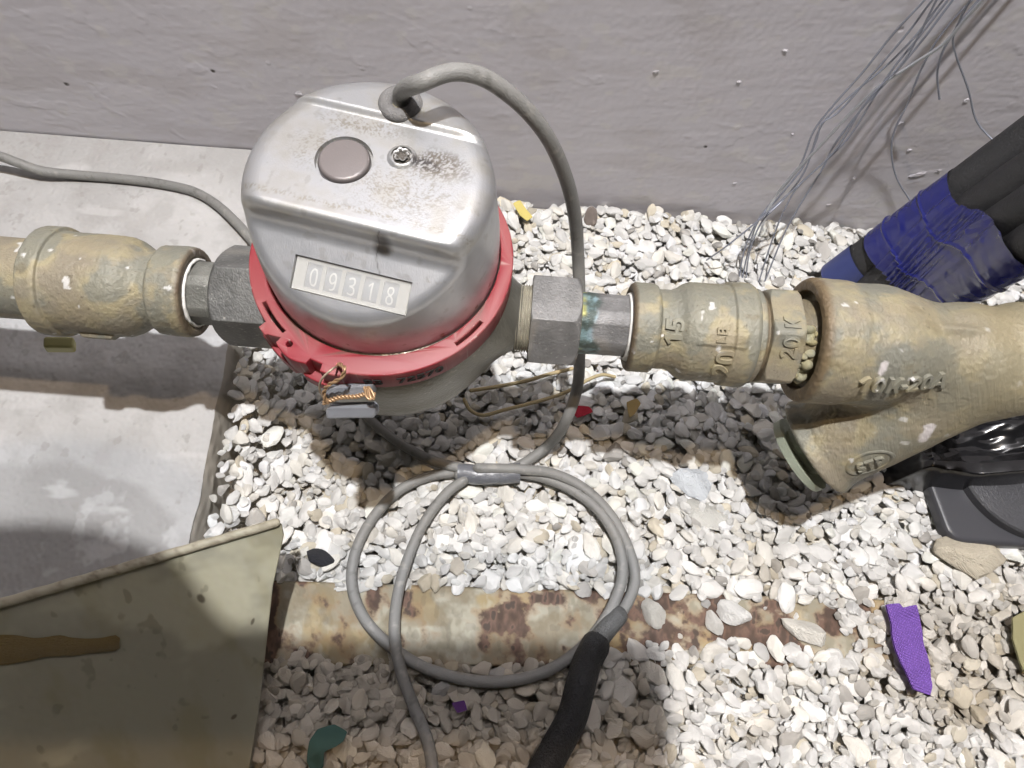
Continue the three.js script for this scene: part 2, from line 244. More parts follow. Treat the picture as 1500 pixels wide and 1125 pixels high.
// ---------------------------------------------------------------- gravel
function stoneGeo(flat, detail, elong) {
  const g = mergeVertices((() => { const q = new THREE.IcosahedronGeometry(1, detail); q.deleteAttribute('uv'); q.deleteAttribute('normal'); return q; })());
  const pl = []; for (let i = 0; i < 15; i++) { const n = V(rr(-1, 1), rr(-1, 1), rr(-1, 1)).normalize(); pl.push([n, rr(0.6, 1)]); }
  const p = g.attributes.position, v = V(0, 0, 0), uv = [];
  for (let i = 0; i < p.count; i++) { v.fromBufferAttribute(p, i).normalize(); let s = 0; for (const [n, d] of pl) { const k = n.dot(v) / d; if (k > 0) s += k ** 22; } const r = Math.min(1.16, 1 / s ** (1 / 22)) * (1 + 0.08 * (n3(v.x * 3 + 9, v.y * 3, v.z * 3) - 0.5)); p.setXYZ(i, v.x * r * elong, v.y * r * flat, v.z * r); uv.push(v.x * 0.3 + v.y * 0.2, v.z * 0.3 + v.y * 0.2); }
  g.setAttribute('uv', new THREE.Float32BufferAttribute(uv, 2)); g.computeVertexNormals(); 
  g.computeBoundingSphere(); return toCreasedNormals(g, 0.42);
}
{
  const NV = 14, variants = []; for (let i = 0; i < NV; i++) variants.push(stoneGeo(rr(0.34, 0.62), 2, rr(1.1, 1.7)));
  const x0 = -0.19, x1 = 0.52, z0 = -0.004, z1 = 0.46, c = 0.002, nx = Math.ceil((x1 - x0) / c), nz = Math.ceil((z1 - z0) / c), F = new Float32Array(nx * nz);
  for (let j = 0; j < nz; j++) for (let i = 0; i < nx; i++) { const x = x0 + i * c, z = z0 + j * c; F[j * nx + i] = -0.0084 + 0.004 * (fbm(x * 14, z * 14, 2, 3) - 0.5); const [t, s] = beamQ(x, z); if (t > 0 && t < 1 && s > 0 && s < 1) F[j * nx + i] = 0.004; F[j * nx + i] += 0.034 * sst(0.045, 0.0, x - slabX(z)); if (x < slabX(z)) F[j * nx + i] = SLAB; }
  const stones = [];
  const N = 50000;
  for (let k = 0; k < N; k++) {
    const layer = k / N, x = rr(x0, x1), z = rr(z0, z1); const fine = rnd() < 0.3; let s = fine ? rr(0.0013, 0.0023) : 0.0032 + 0.0019 * (rnd() + rnd() + rnd() - 1.3); if (s < 0.0018) s = 0.0018; if (layer > 0.8 && rnd() < 0.06) s *= 1.35;
    const [t, q] = beamQ(x, z); const edge = 0.22 * (fbm(x * 60, z * 60, 3, 3) - 0.5);
    if (t > -0.03 && t < 1.03) { const cover = 0.16 * sst(0.25, 1, t) + 0.1; if (q > -0.02 + cover * 0.35 + edge && q < 0.97 - 0.3 * sst(0.47, 0.55, t) * (0.4 + fbm(x * 40, 3, 3, 2)) + 0.1 * sst(0.9, 1, t) + edge && t < 0.93 + edge) { if (t < 0.45 || !(fine && rnd() < 0.06 * t)) continue; } }
    if (x < slabX(z) + 0.003 + s) continue;
    if (z < 0.002) continue;
    if (z > 0.252 && x < (z < 0.325 ? -0.128 : -0.113)) continue;
    // fewer stones where sand shows, bottom right
    const sandy = sst(0.17, 0.23, x) * sst(0.235, 0.26, z) * sst(0.33, 0.29, z); if (!fine && layer > 0.5 && rnd() < 0.75 * sandy) continue;
    const vi = Math.floor(rnd() * NV), rot = rr(0, 6.28), R = s * 1.25;
    let sum = 0, n = 0, mx = -1; const ri = Math.ceil(R * 0.8 / c), ci = Math.round((x - x0) / c), cj = Math.round((z - z0) / c);
    for (let j = -ri; j <= ri; j++) for (let i = -ri; i <= ri; i++) { const a = ci + i, b = cj + j; if (a < 0 || b < 0 || a >= nx || b >= nz || i * i + j * j > ri * ri) continue; const f = F[b * nx + a]; sum += f; n++; if (f > mx) mx = f; }
    if (!n) continue; const base = mix(sum / n, mx, 0.25), th = s * 0.5;
    const cap_ = 0.003 + 0.004 * (fbm(x * 22, z * 22, 71, 2) - 0.5) + 0.024 * sst(0.05, 0.004, x - slabX(z)); if (base + th > cap_ && t < 0 || base + th > Math.max(cap_, 0.0085)) continue;
    const y = base + th * 0.5;
    for (let j = -ri; j <= ri; j++) for (let i = -ri; i <= ri; i++) { const a = ci + i, b = cj + j; if (a < 0 || b < 0 || a >= nx || b >= nz) continue; const d = (i * i + j * j) * c * c / (R * R); if (d < 1) F[b * nx + a] = Math.max(F[b * nx + a], y + th * Math.sqrt(1 - d) * 0.8); }
    const e = new THREE.Euler(rr(-0.3, 0.3), rot, rr(-0.3, 0.3), 'XYZ');
    const w = rnd(), l = 0.84 + 0.3 * rnd(); let col = w < 0.6 ? [0.83, 0.82, 0.79] : w < 0.8 ? [0.82, 0.79, 0.72] : w < 0.9 ? [0.77, 0.76, 0.735] : w < 0.965 ? [0.68, 0.62, 0.5] : [0.47, 0.45, 0.42];
    const dirtAndShade = clamp(0.8 * sst(0.275, 0.305, z) * sst(0.12, 0.02, x) + 0.55 * sandy + 0.12 * sst(0.2, 0.27, z) + 0.6 * sst(0.62, 0.75, fbm(x * 26, z * 26, 51, 3)) * sst(0.21, 0.26, z));  // sand and dirt tint; first term paints foreground shade into the stones
    col = mix3(col, [0.38, 0.315, 0.22], dirtAndShade * 0.75); col = col.map((q2) => Math.min(0.87, q2 * l));
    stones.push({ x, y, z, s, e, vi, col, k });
  }
  const bed = thing('gravel_bed'); tag(bed, 'bed of crushed white gravel along the wall', null, null, 'structure');
  const mat = std({ rgb: [1, 1, 1], roughness: 0.85, bumpMap: grainTex, bumpScale: 0.0006 });
  const inView = (p) => { const v = V(p.x, p.y, p.z).project(camera); return Math.abs(v.x) < 0.98 && Math.abs(v.y) < 0.98; };
  camera.updateMatrixWorld(); camera.updateProjectionMatrix();
  const cand = stones.filter((p) => p.k > N * 0.6 && inView(p)).sort((a, b) => b.s - a.s).slice(0, 290); const chosen = new Set(cand);
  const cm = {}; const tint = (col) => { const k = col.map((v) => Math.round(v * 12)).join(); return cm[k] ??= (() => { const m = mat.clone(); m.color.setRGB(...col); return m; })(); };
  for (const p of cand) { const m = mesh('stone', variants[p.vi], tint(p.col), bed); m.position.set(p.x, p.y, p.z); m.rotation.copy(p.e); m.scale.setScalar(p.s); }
  const gg = new THREE.Group();
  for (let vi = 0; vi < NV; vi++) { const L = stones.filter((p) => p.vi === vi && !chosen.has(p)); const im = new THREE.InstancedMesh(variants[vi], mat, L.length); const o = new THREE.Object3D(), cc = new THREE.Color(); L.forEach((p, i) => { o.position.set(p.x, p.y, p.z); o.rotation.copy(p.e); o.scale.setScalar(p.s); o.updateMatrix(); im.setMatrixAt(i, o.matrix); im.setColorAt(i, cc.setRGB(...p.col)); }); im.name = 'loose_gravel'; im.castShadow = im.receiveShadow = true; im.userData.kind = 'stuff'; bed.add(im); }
  console.log('stones', stones.length, Object.keys(cm).length);
}
// single stones
function oneStone(name, label, cat, cx, cy, h, sx, sy, sz, rot, rgb, group, tilt = 0) {
  const g = stoneGeo(1, 3, 1); g.scale(sx, sy, sz); g.rotateZ(tilt); g.rotateY(rot);
  const m = mesh(name, g, std({ rgb, roughness: 0.85, bumpMap: grainTex, bumpScale: 0.0012 })); m.position.copy(P(cx, cy, h)); return tag(m, label, cat, group);
}
oneStone('flat_stone', 'large flat beige stone in front of the black plastic tray', 'stone', 1424, 811, 0.0105, 0.026, 0.0062, 0.0125, -0.02, [0.47, 0.42, 0.33], null, -0.05);
oneStone('white_pebble', 'largest white pebble lying on the rusty strip, upper of the close pair', 'stone', 1074, 898, 0.0075, 0.0098, 0.004, 0.0056, -0.25, [0.8, 0.79, 0.76]);
oneStone('white_pebble', 'upright oval white pebble on the rusty strip, lower left of the close pair', 'stone', 1046, 911, 0.007, 0.0075, 0.0035, 0.0045, 1.9, [0.78, 0.76, 0.71]);
oneStone('white_pebble', 'long flat cream pebble lying on rust left of the purple cloth', 'stone', 1184, 926, 0.007, 0.0125, 0.0035, 0.006, -0.4, [0.72, 0.69, 0.62]);
oneStone('white_pebble', 'pale oval pebble on the rusty strip right of the cable coil', 'stone', 957, 897, 0.007, 0.0085, 0.0035, 0.0062, -0.7, [0.6, 0.57, 0.51]);
oneStone('white_pebble', 'tiny white chip on the rusty strip just above the close pebble pair', 'stone', 1034, 885, 0.006, 0.0028, 0.002, 0.0022, 0.4, [0.8, 0.79, 0.76]);
oneStone('white_pebble', 'small pointed white pebble at the rusty strip right end', 'stone', 1250, 893, 0.008, 0.0052, 0.003, 0.0036, -0.8, [0.8, 0.79, 0.76]);
oneStone('black_stone', 'small black stone in the gravel beside the metal panel corner', 'stone', 470, 818, 0.008, 0.0085, 0.005, 0.0052, 0, [0.025, 0.025, 0.03]);
oneStone('brown_pebble', 'brown pebble on the gravel close to the wall behind the meter', 'stone', 866, 318, 0.010, 0.0062, 0.007, 0.005, 1.2, [0.3, 0.25, 0.22]);
oneStone('quartz_flake', 'bluish translucent quartz flake above a duller one on the gravel', 'stone', 1015, 708, 0.008, 0.0145, 0.0022, 0.0098, -0.35, [0.62, 0.65, 0.68]);
oneStone('quartz_flake', 'dull greyish quartz flake just below the bluish flake', 'stone', 1030, 748, 0.006, 0.0165, 0.002, 0.0082, -0.3, [0.58, 0.57, 0.53]);

// ================================================================ brass fittings
const brassMat = std({ vertexColors: true, metalness: 0.12, roughness: 0.6, bumpMap: grainTex, bumpScale: 0.0003 });
function brassCol(seed, gold = 0.5) {
  return (p) => {
    const a = fbm(p.x * 60 + seed, p.y * 60, p.z * 60, 5), b = fbm(p.x * 120 + seed, p.y * 170, p.z * 170 + 7, 3), s = n3(p.x * 900 + seed, p.y * 900, p.z * 900), w = fbm(p.x * 230, p.y * 230 + seed, p.z * 230, 2);
    let c = mix3([0.245, 0.222, 0.165], [0.33, 0.288, 0.18], sst(0.4 - gold * 0.2, 0.75 - gold * 0.2, b));
    c = mix3(c, [0.19, 0.192, 0.162], 0.75 * sst(0.5, 0.58, a)); c = mix3(c, [0.245, 0.205, 0.15], 0.5 * sst(0.5, 0.35, a));
    c = mix3(c, [0.16, 0.125, 0.07], 0.5 * sst(0.68, 0.82, b)); c = mix3(c, [0.1, 0.08, 0.05], 0.7 * sst(0.88, 0.95, s)); 
    return mix3(c, [0.66, 0.65, 0.63], 0.8 * sst(0.81, 0.84, w));
  };
}
const rough = (x, th, r, amp = 0.0005, seed = 0) => r + amp * 0.34 * (n3(x * 900 + seed, Math.cos(th) * r * 900, Math.sin(th) * r * 900) - 0.5) * 2 + 0.0002 * (fbm(x * 70 + seed, Math.cos(th) * 1.7, Math.sin(th) * 1.7, 2) - 0.5);
const greyCol = (base, seed) => (p) => { const a = fbm(p.x * 120 + seed, p.y * 120, p.z * 120, 4), b = n3(p.x * 1300 + seed, p.y * 1300, p.z * 1300); let c = mix3(base, base.map((v) => v * 1.4), sst(0.35, 0.65, a)); c = mix3(c, [0.32, 0.29, 0.24], 0.35 * sst(0.55, 0.7, fbm(p.x * 60, p.y * 60 + seed, p.z * 60, 3))); return mix3(c, [0.45, 0.43, 0.4], 0.5 * sst(0.86, 0.95, b)); };
const greyMat = std({ vertexColors: true, metalness: 0.25, roughness: 0.55, bumpMap: grainTex, bumpScale: 0.0003 });
const teflon = std({ rgb: [0.75, 0.74, 0.7], roughness: 0.8 });
const darkGap = std({ rgb: [0.05, 0.03, 0.02], roughness: 0.9, bumpMap: grainTex, bumpScale: 0.002 });
// left: brass pipe, reducing socket
{
  const pipe = thing('brass_pipe', 'tan brass water pipe entering at the left edge of the photo', 'pipe');
  mesh('pipe_wall', revX([[-420, 60], [60, 59]], { color: brassCol(3, 0.2), rmod: (x, t, r) => rough(x, t, r, 0.0002, 2) }), brassMat, pipe); settle(pipe, V(X(-100), HP, ZP));
  const s = thing('reducing_socket', 'cast brass reducing socket left of the meter, narrowing towards the grey nut', 'pipe fitting');
  const lug = (x, th) => { const a = sst(X(92), X(100), x) * sst(X(150), X(142), x) * sst(0.13, 0.09, Math.abs(th - 1.93)); return a * 0.0016; };
  const seam = (x, th) => -0.0005 * sst(0.02, 0, Math.abs(th - 0.1 + 0.2 * (x + 0.2))) ;
  mesh('socket_body', revX([[36, 50], [36, 74], [38, 79], [60, 80], [65, 79], [67, 74], [80, 73.5], [150, 73.5], [165, 72], [176, 68], [187, 61], [197, 56.5], [211, 56.5], [213, 61], [217, 65], [256, 66], [263, 64], [265, 62], [265, 54], [262, 52], [262, 40]], { color: (p, th) => { const c = brassCol(11, 0.6)(p); const e = sst(X(258), X(264), p.x); return mix3(c, [0.1, 0.06, 0.035], 0.85 * e * (0.5 + 0.5 * fbm(p.x * 300, p.y * 300, p.z * 300, 2))); }, rmod: (x, t, r) => rough(x, t, r, 0.0005, 5) + lug(x, t) + seam(x, t) }), brassMat, s);
  mesh('thread_tape', revX([[255, 49.5], [267, 49.5], [268, 47], [262, 45]], { color: (p) => [0.75, 0.74, 0.7], rmod: (x, t, r) => r + 0.0012 * (fbm(x * 500, Math.cos(t) * 6, Math.sin(t) * 6, 3) - 0.5) }), teflon, s);
  settle(s, V(X(150), HP, ZP));
  const u = thing('union_coupling', 'dark grey hexagonal union nut with tailpiece left of the meter', 'pipe coupling');
  mesh('tailpiece', revX([[255, 46], [268, 46], [340, 46.5]], { color: greyCol([0.15, 0.15, 0.135], 4), rmod: (x, t, r) => Math.min(r, hexR(t, r * 0.94, 0.15)) }), greyMat, u);
  mesh('union_nut', revX([[302, 44], [302, 50], [306, 58], [312, 66], [318, 72.5], [396, 72.5], [400, 70], [400, 48]], { nth: 360, color: greyCol([0.105, 0.105, 0.1], 9), rmod: (x, t, r) => r > RP(310, 52) ? Math.min(r * 1.02, hexR(t, RP(350, 63.5), 0)) : r }), greyMat, u);
  settle(u, V(X(340), HP, ZP));
}
// right: union nut, tailpiece, socket, nipple
{
  const u = thing('union_coupling', 'grey brown hexagonal union nut with tailpiece right of the meter, green corrosion at its end', 'pipe coupling');
  mesh('union_nut', revX([[778, 48], [778, 62], [781, 66], [838, 66], [845, 63], [851, 57], [853, 50], [853, 42]], { nth: 360, color: (p, th) => { const c = greyCol([0.15, 0.147, 0.143], 19)(p); return mix3(c, [0.45, 0.36, 0.1], sst(X(850), X(854), p.x) * sst(0.4, 0.6, fbm(p.x * 400, p.y * 200, p.z * 200, 2))); }, rmod: (x, t, r) => r > RP(800, 52) ? Math.min(r * 1.09, hexR(t, RP(815, 61.5), Math.PI / 6)) : r }), greyMat, u);
  mesh('tailpiece', revX([[845, 45], [862, 45], [930, 44.5], [938, 44]], {
    color: (p) => { let c = greyCol([0.16, 0.157, 0.155], 29)(p); const f = fbm(p.x * 320, p.y * 320, p.z * 320, 4), e = X(876) + 0.004 * (fbm(3, p.y * 130, p.z * 130, 3) - 0.5) * 2; const k = 0.9 * sst(e + 0.0025, e - 0.001, p.x + 0.006 * (f - 0.5)); c = mix3(c, mix3([0.06, 0.085, 0.075], [0.17, 0.26, 0.27], sst(0.4, 0.62, f)), k); c = mix3(c, [0.26, 0.38, 0.43], 0.6 * sst(0.002, 0.0, Math.abs(p.x - e)) * sst(0.42, 0.6, f)); return mix3(c, [0.42, 0.4, 0.12], 0.8 * sst(X(862), X(856), p.x) * sst(0.45, 0.6, fbm(p.y * 200, p.z * 200, 3, 3))); },
    rmod: (x, t, r) => Math.min(r + 0.0006 * sst(X(876), X(862), x) * fbm(x * 400, t * 8, 1, 2), hexR(t, r * 0.955, 0.3)) }), greyMat, u);
  settle(u, V(X(820), HP, ZP));
  const s = thing('reducing_socket', 'cast brass reducing socket right of the meter with raised 15 and 20', 'pipe fitting');
  const plate = (x, t) => 0.0007 * sst(X(1018), X(1021), x) * sst(X(1090), X(1087), x) * sst(0.62 + 0.17, 0.6 + 0.17, t) * sst(0.4 + 0.1, 0.42 + 0.1, t);
  mesh('socket_body', revX([[933, 42], [932, 50], [929, 53], [927, 57], [929, 62], [933, 65], [963, 65], [967, 62.5], [969, 58], [990, 58], [998, 61], [1006, 67], [1016, 71], [1070, 71.5], [1072, 72], [1074, 75.5], [1104, 76.5], [1109, 74], [1111, 68], [1111, 50]], {
    color: (p, t) => { let c = brassCol(23, 0.55)(p); c = mix3(c, [0.11, 0.075, 0.045], 0.85 * sst(X(936), X(929), p.x)); return c; }, rmod: (x, t, r) => rough(x, t, r, 0.0005, 15) + plate(x, t) }), brassMat, s);
  mesh('thread_tape', revX([[940, 50], [930, 50.5], [925, 48], [924, 45], [934, 44]], { rmod: (x, t, r) => r + 0.001 * (fbm(x * 500, Math.cos(t) * 6, Math.sin(t) * 6, 3) - 0.5) }), teflon, s);
  for (const [str, px, th, size, r] of [['15', 987, 0.56, 0.0075, RP(987, 59)], ['20', 1064, 1.13, 0.0085, RP(1064, 71.5)], ['LB', 1052, 0.55, 0.0042, RP(1052, 72.5)]]) mesh('raised_number', paint(pipeText(str, size, 0.0011, px, th, r), brassCol(23, 0.7)), brassMat, s);
  settle(s, V(X(1030), HP, ZP));
  const n = thing('hexagon_nipple', 'brass hexagon nipple between the right socket and the strainer', 'pipe fitting');
  mesh('nipple_body', revX([[1108, 50], [1108, 66], [1112, 69], [1119, 69], [1121, 62], [1126, 60], [1128, 66], [1132, 71], [1170, 71.5], [1174, 68], [1176, 60], [1215, 58]], {
    nth: 360, color: (p, t) => { let c = brassCol(37, 0.35)(p); c = mix3(c, [0.13, 0.09, 0.05], 0.7 * sst(X(1119), X(1122), p.x) * sst(X(1129), X(1126), p.x)); return mix3(c, [0.1, 0.075, 0.04], 0.6 * sst(X(1172), X(1178), p.x)); }, rmod: (x, t, r) => x > X(1127) && x < X(1175) ? Math.min(rough(x, t, r * 1.04, 0.0003, 3), hexR(t, RP(1150, 65.5), 0.42)) : rough(x, t, r, 0.0004, 3) }), brassMat, n);
  mesh('raised_number', paint(pipeText('20 K', 0.0066, 0.0009, 1153, 0.5, (th) => Math.min(RP(1153, 71), hexR(th, RP(1150, 65.5), 0.42))), brassCol(37, 0.5)), brassMat, n);
  // thread sealant lumps
  const gs = []; for (let i = 0; i < 26; i++) { const th = rr(0.1, 1.9), px = rr(1176, 1192), r = RP(1185, rr(56, 62)); const q = new THREE.IcosahedronGeometry(rr(0.0008, 0.0022), 1); q.scale(rr(0.6, 1.6), rr(0.6, 1.4), rr(0.6, 1.6)); q.translate(X(px), HP + r * Math.cos(th), ZP + r * Math.sin(th)); gs.push(q); }
  mesh('sealant', paint(mergeGeometries(gs), (p) => mix3([0.5, 0.42, 0.2], [0.25, 0.27, 0.23], n3(p.x * 400, p.y * 400, p.z * 400))), brassMat, n);
  settle(n, V(X(1150), HP, ZP));
}
// strainer
let strainSdf;
{
  const t = thing('brass_strainer', 'large cast brass Y strainer at the right with its leg slanting down left', 'strainer');
  const xs = X(1182), legE = P(1193, 655, 0.072), legS = P(1440, 530, 0.128);
  const ld = legE.clone().sub(legS), LL = ld.length(); ld.normalize();
  const r0 = RP(1230, 91), rn = RP(1420, 70), y0 = HP, z0 = ZP;
  const x1 = X(1300), x2 = X(1400), x3 = X(1475), xe = X(1640);
  const base = (x, y, z) => {
    const r = Math.hypot(y - y0, z - z0);
    let R = r0 * (1 - 0.022 * sst(X(1250), X(1262), x)); R = mix(R, rn, sst(x1, x2, x)); R = mix(R, RP(1500, 80), sst(x3, x3 + 0.012, x));
    let d = (r - R) * 0.92; d = smax(d, xs + 0.003 - x, 0.003); d = Math.max(d, x - xe);
    d = Math.max(d, -Math.max(Math.hypot(y - y0, z - z0) - r0 * 0.79, x - xs - 0.0085));
    const vx = x - legS.x, vy = y - legS.y, vz = z - legS.z, s = vx * ld.x + vy * ld.y + vz * ld.z, q = Math.sqrt(Math.max(0, vx * vx + vy * vy + vz * vz - s * s));
    let rl = 0.0228 + 0.0022 * sst(LL - 0.008, LL - 0.001, s) + 0.0004 * sst(0, LL, s); let dl = smax(q - rl, s - LL, 0.002); dl = smax(dl, -s - 0.006, 0.01); dl = Math.max(dl, -Math.max(q - 0.0205, LL - 0.006 - s));
    return smin(d, dl, 0.011);
  };
  strainSdf = base;
  const chip = P(1410, 478, 0.153);
  const sdf = (x, y, z) => { let d = base(x, y, z); if (d < 0.006) { d -= 0.00034 * (n3(x * 800, y * 800, z * 800) - 0.5) + 0.0006 * (fbm(x * 90, y * 90, z * 90, 2) - 0.5); const k = (x - chip.x) ** 2 / 0.00016 + (z - chip.z) ** 2 / 0.000012; d += 0.0012 * Math.exp(-k * 0.35) - 0.0022 * Math.exp(-k * 2.2); } return d; };
  const lo = V(xs - 0.02, 0.035, 0.125), hi = V(X(1580), 0.172, 0.245);
  const g = surfaceNets(sdf, lo, hi, 0.00095);
  const bc = brassCol(51, 0.15); const hit = (px, py, f = base) => { const d = rayDir(px, py).normalize(); let tt = 0.15; for (let i = 0; i < 200; i++) { const p = EYE.clone().addScaledVector(d, tt), v = f(p.x, p.y, p.z); tt += v * 0.7; if (Math.abs(v) < 1e-5) break; } return EYE.clone().addScaledVector(d, tt); };
  const dab = [hit(1362, 628), hit(1297, 534), hit(1291, 547), hit(1297, 612)]; const e1 = hit(1353, 643);
  const seg = (p, a, b) => { const ab = b.clone().sub(a), tt = clamp(p.clone().sub(a).dot(ab) / ab.lengthSq()); return p.distanceTo(a.clone().addScaledVector(ab, tt)); };
  paint(g, (p) => {
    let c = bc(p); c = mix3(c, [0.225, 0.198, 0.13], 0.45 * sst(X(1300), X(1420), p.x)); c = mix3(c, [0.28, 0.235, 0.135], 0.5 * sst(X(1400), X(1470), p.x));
    c = mix3(c, [0.15, 0.1, 0.05], 0.8 * sst(xs + 0.008, xs + 0.0045, p.x) * sst(0.08, 0.1, p.y));
    const w = (fbm(p.x * 500, p.y * 500, p.z * 500, 2) - 0.5) * 0.0016;
    const k = Math.min(seg(p, dab[0], e1) - 0.0022, seg(p, dab[1], dab[2]) - 0.0012) + w; return mix3(c, [0.58, 0.54, 0.53], sst(0.0004, -0.0003, k));
  });
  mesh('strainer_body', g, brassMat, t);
  const emb = (str, size, depth, c, ux, col) => { const nn = V(base(c.x + 1e-4, c.y, c.z) - base(c.x - 1e-4, c.y, c.z), base(c.x, c.y + 1e-4, c.z) - base(c.x, c.y - 1e-4, c.z), base(c.x, c.y, c.z + 1e-4) - base(c.x, c.y, c.z - 1e-4)).normalize(); const ex = ux.clone().addScaledVector(nn, -ux.dot(nn)).normalize(), ey = nn.clone().cross(ex); return remap(str.isBufferGeometry ? str : textGeo(str, size, depth), (v) => { const p = c.clone().addScaledVector(ex, v.x).addScaledVector(ey, v.y).addScaledVector(nn, 0.006); for (let i = 0; i < 24; i++) p.addScaledVector(nn, -base(p.x, p.y, p.z) * 0.8); return p.addScaledVector(nn, v.z - depth * 0.3); }); };
  const t0 = hit(1265, 566), t1 = hit(1385, 560);
  mesh('raised_lettering', paint(emb('10K-20A', t0.distanceTo(t1) / 4.9, 0.0015, hit(1325, 563), t1.clone().sub(t0)), brassCol(51, 0.5)), brassMat, t);
  const lc = hit(1275, 679), lx = hit(1310, 668).sub(hit(1245, 690));
  const oval = new THREE.TorusGeometry(0.0098, 0.0012, 8, 64); oval.scale(1, 0.66, 0.7);
  mesh('raised_emblem', paint(mergeGeometries([emb(oval, 0, 0.001, lc, lx), emb('STP', 0.0055, 0.0013, lc, lx)].map((q) => { const r = q.index ? q.toNonIndexed() : q; return r; })), brassCol(51, 0.35)), brassMat, t);
  // plug in the leg's mouth
  const plug = new THREE.CylinderGeometry(0.0195, 0.0195, 0.0035, 64, 1); const plug2 = new THREE.CylinderGeometry(0.0132, 0.0132, 0.024, 6); plug.translate(0, 0.0035, 0); plug2.translate(0, -0.006, 0);
  const pg = mergeGeometries([plug, plug2]); pg.applyQuaternion(new THREE.Quaternion().setFromUnitVectors(V(0, 1, 0), ld)); const pc = legE.clone().addScaledVector(ld, 0.0045); pg.translate(pc.x, pc.y, pc.z);
  mesh('drain_plug', pg, std({ rgb: [0.42, 0.46, 0.36], roughness: 0.5, metalness: 0.2, bumpMap: grainTex, bumpScale: 0.0006 }), t);
  settle(t, V(X(1350), HP - 0.03, ZP));
}

// ================================================================ the meter
const GROM = V(0, 0, 0), GUP = V(0, 1, 0), TOP0 = 0.0462;
const MC = V(-0.0548, 0.162, 0.1612), YAW = -9.8 * Math.PI / 180, TILT = 3.5 * Math.PI / 180;
{
  const m = thing('water_meter', 'silver domed water meter with red ring and digit window in the middle of the pipe', 'water meter');
  m.position.copy(MC); m.rotation.set(TILT, YAW, -1.5 * Math.PI / 180, 'YXZ');
  m.updateMatrixWorld();
  const inv = m.matrixWorld.clone().invert();
  GROM.copy(V(0.0022, TOP0 - 0.001, -0.0325).applyMatrix4(m.matrixWorld)); GUP.copy(V(0, 1, 0).transformDirection(m.matrixWorld));
  // cap
  const TOP = 0.0462, CZ = 0.0187, capR = (y) => 0.0455 - 0.0024 * sst(0.008, TOP, y);
  const capSdf = (x, y, z) => {
    const r = Math.hypot(x, z + 0.0012) - capR(y);
    const step = sst(-0.0235, -0.0265, z); const top = y - (TOP + 0.0016 * step - 0.07 * Math.max(0, -0.0265 - z));
    let d = smax(r, top, 0.0085); d = Math.max(d, -0.004 - y);
    const wall = z - CZ - 0.0008 + Math.max(0, 0.0385 - y) * 0.05, face = (y - (0.0372 - (z - CZ) * 0.54)) * 0.9;
    const notch = smin(wall, face, 0.0035); return smax(d, notch, 0.0034);
  };
  const dust = (p) => {
    const a = fbm(p.x * 140, p.y * 140, p.z * 140, 4), s = n3(p.x * 1500, p.y * 1500, p.z * 1500), g2 = 0.5 * fbm(p.x * 420, p.y * 420, p.z * 420, 3) + 0.5 * n3(p.x * 2100, p.y * 2100, p.z * 2100);
    let c = mix3([0.46, 0.47, 0.49], [0.52, 0.525, 0.54], sst(0.3, 0.7, a)); const up = p.y > TOP - 0.006 ? 1 : 0;
    const blot = (x, z, rx, rz) => sst(1.15, 0.35, Math.hypot((p.x - x) / rx, (p.z - z) / rz) + 0.7 * (a - 0.5));
    if (up) { c = mix3(c, [0.37, 0.35, 0.305], 0.5 * sst(0.35, 0.75, a) + 0.15);
      c = mix3(c, [0.16, 0.135, 0.105], 0.9 * blot(0.022, -0.011, 0.013, 0.007) * sst(0.34, 0.63, g2)); c = mix3(c, [0.06, 0.055, 0.06], 0.85 * blot(0.017, -0.01, 0.007, 0.003) * sst(0.36, 0.63, g2));
      c = mix3(c, [0.24, 0.215, 0.165], 0.7 * blot(-0.008, -0.02, 0.02, 0.005) * sst(0.42, 0.66, g2)); c = mix3(c, [0.27, 0.245, 0.195], 0.6 * blot(0.014, 0.002, 0.022, 0.012) * sst(0.46, 0.68, g2)); c = mix3(c, [0.27, 0.245, 0.195], 0.6 * blot(-0.02, -0.007, 0.012, 0.01) * sst(0.47, 0.69, g2)); c = mix3(c, [0.35, 0.3, 0.15], 0.7 * blot(0.004, -0.03, 0.012, 0.007) * sst(0.34, 0.66, g2));
      c = mix3(c, [0.28, 0.25, 0.19], 0.6 * sst(0.0016, 0.0004, Math.abs(p.z - 0.0135 - 0.002 * (a - 0.5))) * sst(0.44, 0.68, g2)); }
    if (p.z > CZ) { c = mix3(c, [0.05, 0.04, 0.03], 0.9 * blot(0.011, 0.0205, 0.004, 0.0016) * (p.y > 0.03 ? 1 : 0)); c = mix3(c, [0.06, 0.05, 0.04], 0.9 * 0.7 * sst(0.00035, 0.0001, Math.abs(p.x - 0.0105 - 0.0012 * Math.sin(p.z * 500))) * (p.z < 0.0295 ? 1 : 0)); }
    c = mix3(c, [0.5, 0.47, 0.4], 0.5 * sst(0.87, 0.95, s)); c = mix3(c, [0.17, 0.14, 0.1], 0.75 * sst(0.7, 0.76, fbm(p.x * 330, p.y * 330, p.z * 330 + 9, 2)) * (p.y < 0.006 ? 1 : 0.25));
    return c;
  };
  const capMat = std({ vertexColors: true, metalness: 0.66, roughness: 0.36, bumpMap: grainTex, bumpScale: 0.00005 });
  let cap = starGeo(capSdf, V(0, 0.014, -0.004), 340, 420, 0.09);
  cap = mergeVertices((() => { const q = cap.clone(); q.deleteAttribute('uv'); return q; })(), 1e-6);
  { const uv = []; const p = cap.attributes.position; for (let i = 0; i < p.count; i++) uv.push(p.getX(i) / 0.03, (p.getZ(i) + p.getY(i)) / 0.03); cap.setAttribute('uv', new THREE.Float32BufferAttribute(uv, 2)); }
  // pockets: window and button
  const ang = Math.atan(0.54), fc = V(0.0026, 0.0372 - (0.0325 - CZ) * 0.54, 0.0325);
